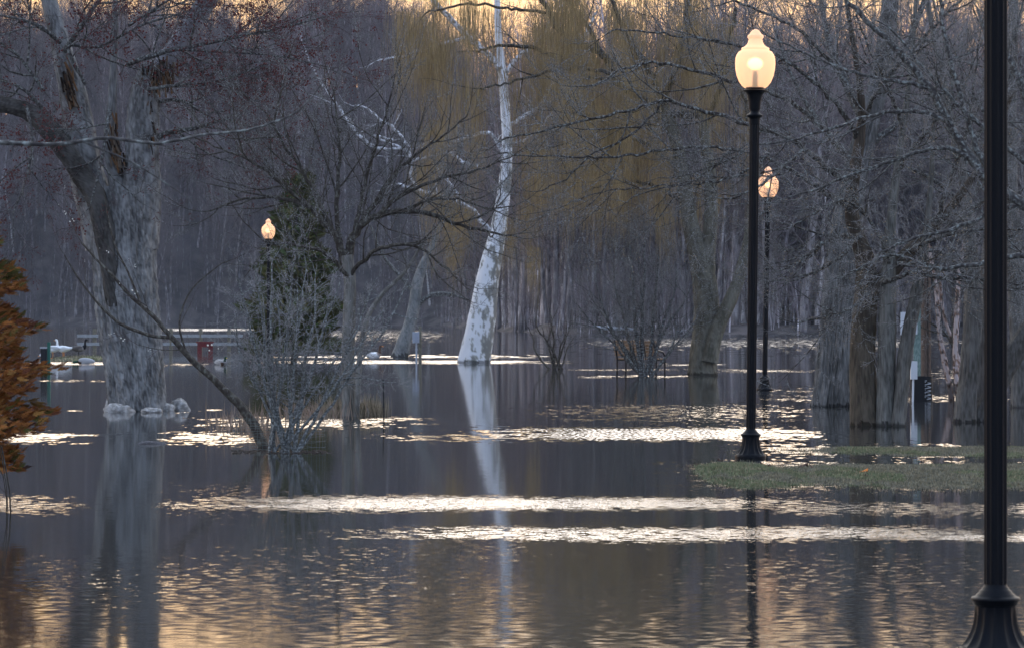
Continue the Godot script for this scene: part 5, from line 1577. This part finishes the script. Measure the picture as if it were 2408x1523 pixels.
		tube(a, p, r, 9)
		part("log", a.build(gone[q[5]]), lo)
		var st := Acc.new()
		for s in 3:
			var c := p[2 + s]
			tube(st, PackedVector3Array([c, c + Vector3(rnd(-0.4, 0.4), rnd(0.3, 0.7), rnd(-0.3, 0.3))]), PackedFloat32Array([0.06, 0.02]), 5)
		part("broken_branches", st.build(gone[q[5]]), lo)
		i += 1
	# floating log
	d = depth(1043.0)
	k = d / F
	o = thing("floating_log", "low dark log afloat before the stones", "log", on_water(356, 1043))
	var fa := Acc.new()
	tube(fa, PackedVector3Array([Vector3(-36 * k, -0.01, 0), Vector3(-26 * k, 0.0, 0.02), Vector3(-8 * k, 0.012, 0), Vector3(12 * k, 0.0, -0.02), Vector3(30 * k, -0.004, 0), Vector3(38 * k, -0.02, 0)]), PackedFloat32Array([0.008, 0.022, 0.030, 0.026, 0.02, 0.006]), 10)
	part("log", fa.build(grained([[0.3, L(0.06, 0.055, 0.055)], [0.7, L(0.17, 0.16, 0.165)]], 0.05, 186, Vector3(5, 5, 5))), o)
	part("stub", rod([Vector3(-20 * k, 0.01, 0.0), Vector3(-24 * k, 0.035, 0.02)], 0.008).build(gone[1]), o)

func cage(label: String, x: float, y: float, half: float, tall: float, lines: int) -> void:
	var d := depth(y)
	var k := d / F
	var o := thing("wire_cage", label, "wire cage", on_water(x, y - 3.0), "wire cages round young trees")
	var wire := plain(L(0.10, 0.125, 0.12), 0.6)
	for j in lines:
		var pts := []
		var hh := tall * k * (j + 0.6) / lines
		for i in 33:
			var th := TAU * i / 32.0
			pts.append(Vector3(cos(th) * half * k, hh + rng.randfn() * 0.006 + 0.012 * sin(th * 3.0 + j), sin(th) * half * k * 0.8))
		part("wire_ring", rod(pts, 0.0017, 4).build(wire), o)
	for i in 22:
		var th := TAU * i / 22.0
		var c := Vector3(cos(th) * half * k, 0, sin(th) * half * k * 0.8)
		part("upright_wire", rod([c + Vector3(0, -0.1, 0), c + Vector3(rng.randfn() * 0.008, tall * k, rng.randfn() * 0.008)], 0.0015, 4).build(wire), o)

func make_clumps() -> void:
	cage("rusty-green wire cage round the twiggy shrub", 655, 1062, 110, 82, 6)
	cage("thin wire cage round the dry grass clump", 838, 978, 66, 78, 5)
	# thin dark stake by the grass clump
	var o := thing("stake", "thin black stake standing beside the dry grass clump", "stake", on_water(903, 980))
	var k := depth(980.0) / F
	part("rod", rod([Vector3(0, -0.3, 0), Vector3(-1.5 * k, 40 * k, 0), Vector3(-3 * k, 88 * k, 0)], 0.011, 8).build(plain(L(0.02, 0.021, 0.022))), o)
	# a soil hummock under the crabapple with dry stalks
	var d := depth(979.0)
	k = d / F
	var hum := blob(62 * k, 14 * k, 48 * k, 0.3, 0.12, 190, 14, 30)
	var h := part(numbered("hummock"), hum, self, grained([[0.3, L(0.035, 0.03, 0.02)], [0.7, L(0.09, 0.08, 0.05)]], 0.05, 191, Vector3(4, 4, 4)), Transform3D(Basis(), on_water(822, 977) + Vector3(0, -0.03, -0.1)))
	h.set_meta("kind", "structure")
	var stalk := tuft(192, 9, 0.36, 0.012, 0.22)
	var xs := []
	var cols := PackedColorArray()
	for q in 650:
		var th := rnd(0, TAU)
		var rr := sqrt(rng.randf()) * 60 * k
		var tall := rnd(0.35, 1.0) * (1.0 - 0.35 * rr / (60 * k))
		xs.append(Transform3D(Basis(Vector3.UP, rnd(0, TAU)).scaled(Vector3.ONE * tall * 1.15), on_water(822, 977) + Vector3(cos(th) * rr, 0.0, sin(th) * rr * 0.8 - 0.1)))
		var g := rnd(0.6, 1.2)
		cols.append(Color(0.34 * g, 0.28 * g, 0.195 * g) if rng.randf() < 0.75 else Color(0.08 * g, 0.075 * g, 0.05 * g))
	var dg := scatter("dry_grass", stalk, xs, self, cols)
	tag(dg, "clump of dry tan grass round the crabapple's foot", "grass")
	var gm := tinted(L(1, 1, 1), 0.95)
	dg.material_override = gm
	# pinkish dry weeds behind the caged shrub
	xs = []
	cols = PackedColorArray()
	for q in 46:
		var c: Vector3 = on_water(575 + rng.randfn() * 14, 1010) if q < 22 else on_water(735 + rng.randfn() * 30, 985)
		xs.append(Transform3D(Basis(Vector3.UP, rnd(0, TAU)).scaled(Vector3.ONE * rnd(0.6, 1.3)), c + Vector3(0, 0, rng.randfn() * 0.3)))
		var g := rnd(0.7, 1.3)
		cols.append(Color(0.25 * g, 0.185 * g, 0.14 * g))
	var wd := scatter("dry_weeds", stalk, xs, self, cols)
	tag(wd, "feathery tan dry weeds standing behind the caged shrub", "weeds")
	wd.material_override = gm
	# fallen leaves floating round the cage
	var fl := []
	for q in 170:
		fl.append(Transform3D(Basis(Vector3.UP, rnd(0, TAU)).scaled(Vector3(rnd(0.02, 0.05), rnd(0.01, 0.03), rnd(0.02, 0.05))), on_water(655 + rnd(-1, 1) * 112, 1062 + rnd(-4, 4))))
	var bits := scatter("floating_litter", blob(0.6, 0.5, 0.5, 0.4, 0.2, 193, 5, 7), fl, self)
	bits.material_override = plain(L(0.04, 0.032, 0.026))
	tag(bits, "dark floating leaf litter caught along the wire cage", "leaf litter")
	# thin bent reeds at the left edge
	for q in [[2, 1050, 26, 1207, 4.0], [4, 1110, 14, 1204, 2.5], [-6, 1030, 20, 1206, 2.5]]:
		var dd := depth(q[3])
		var b := on_water(q[2], q[3])
		o = thing("reed_stem", "thin dark bare stem rising from the water below the bronze arborvitae", "stem", b, "bare stems at the water's edge")
		var tip := at(q[0], q[1], dd) - b
		part("stem", rod([Vector3(0, -0.2, 0), tip * 0.35 + Vector3(0.01, 0, 0), tip * 0.7 + Vector3(0.006, 0, 0), tip], q[4] * 0.5 * dd / F, 6).build(M.limb_brown), o)
		part("side_shoot", rod([tip * 0.5, tip * 0.62 + Vector3(-0.06, 0.03, 0)], q[4] * 0.3 * dd / F, 5).build(M.limb_brown), o)

func _ready() -> void:
	rng.seed = 20240315
	# camera
	var cam := Camera3D.new()
	cam.name = "camera"
	cam.fov = rad_to_deg(2.0 * atan(761.5 / F))
	cam.near = 0.5
	cam.far = 3000.0
	cam.position = Vector3(0, CAMH, 0)
	cam.rotation.x = -atan((761.5 - HY) / F)
	var lens := CameraAttributesPhysical.new()
	lens.frustum_focal_length = 117.0
	lens.frustum_focus_distance = 42.0
	lens.exposure_aperture = 11.0
	lens.frustum_near = 0.5
	lens.frustum_far = 3000.0
	cam.attributes = lens
	add_child(cam)
	cam.fov = rad_to_deg(2.0 * atan(761.5 / F))
	cam.current = true
	# sky, air and exposure
	var env := Environment.new()
	env.background_mode = Environment.BG_SKY
	var sm := PanoramaSkyMaterial.new()
	sm.panorama = make_sky()
	env.sky = Sky.new()
	env.sky.sky_material = sm
	env.background_energy_multiplier = 1.0
	env.tonemap_mode = Environment.TONE_MAPPER_LINEAR
	env.tonemap_exposure = 1.25
	env.fog_enabled = FOG > 0.0
	env.fog_density = FOG
	env.fog_light_color = Color(0.86, 0.90, 0.97)
	env.sdfgi_enabled = true
	env.ssao_enabled = true
	env.ssil_enabled = true
	var we := WorldEnvironment.new()
	we.name = "environment"
	we.environment = env
	add_child(we)
	# the sun has just gone down behind the ridge
	var sun := DirectionalLight3D.new()
	sun.name = "sun"
	sun.light_energy = 0.6
	sun.light_angular_distance = 0.5
	sun.light_color = Color(1.0, 0.72, 0.45)
	sun.shadow_enabled = true
	sun.rotation = Vector3(deg_to_rad(-0.8), PI + 0.10, 0)
	add_child(sun)
	make_water()
	make_bank()
	make_woods()
	make_lamps()
	make_turf()
	make_trees()
	make_birds()
	make_bench()
	make_fittings()
	make_clumps()

const FOG := 0.0001
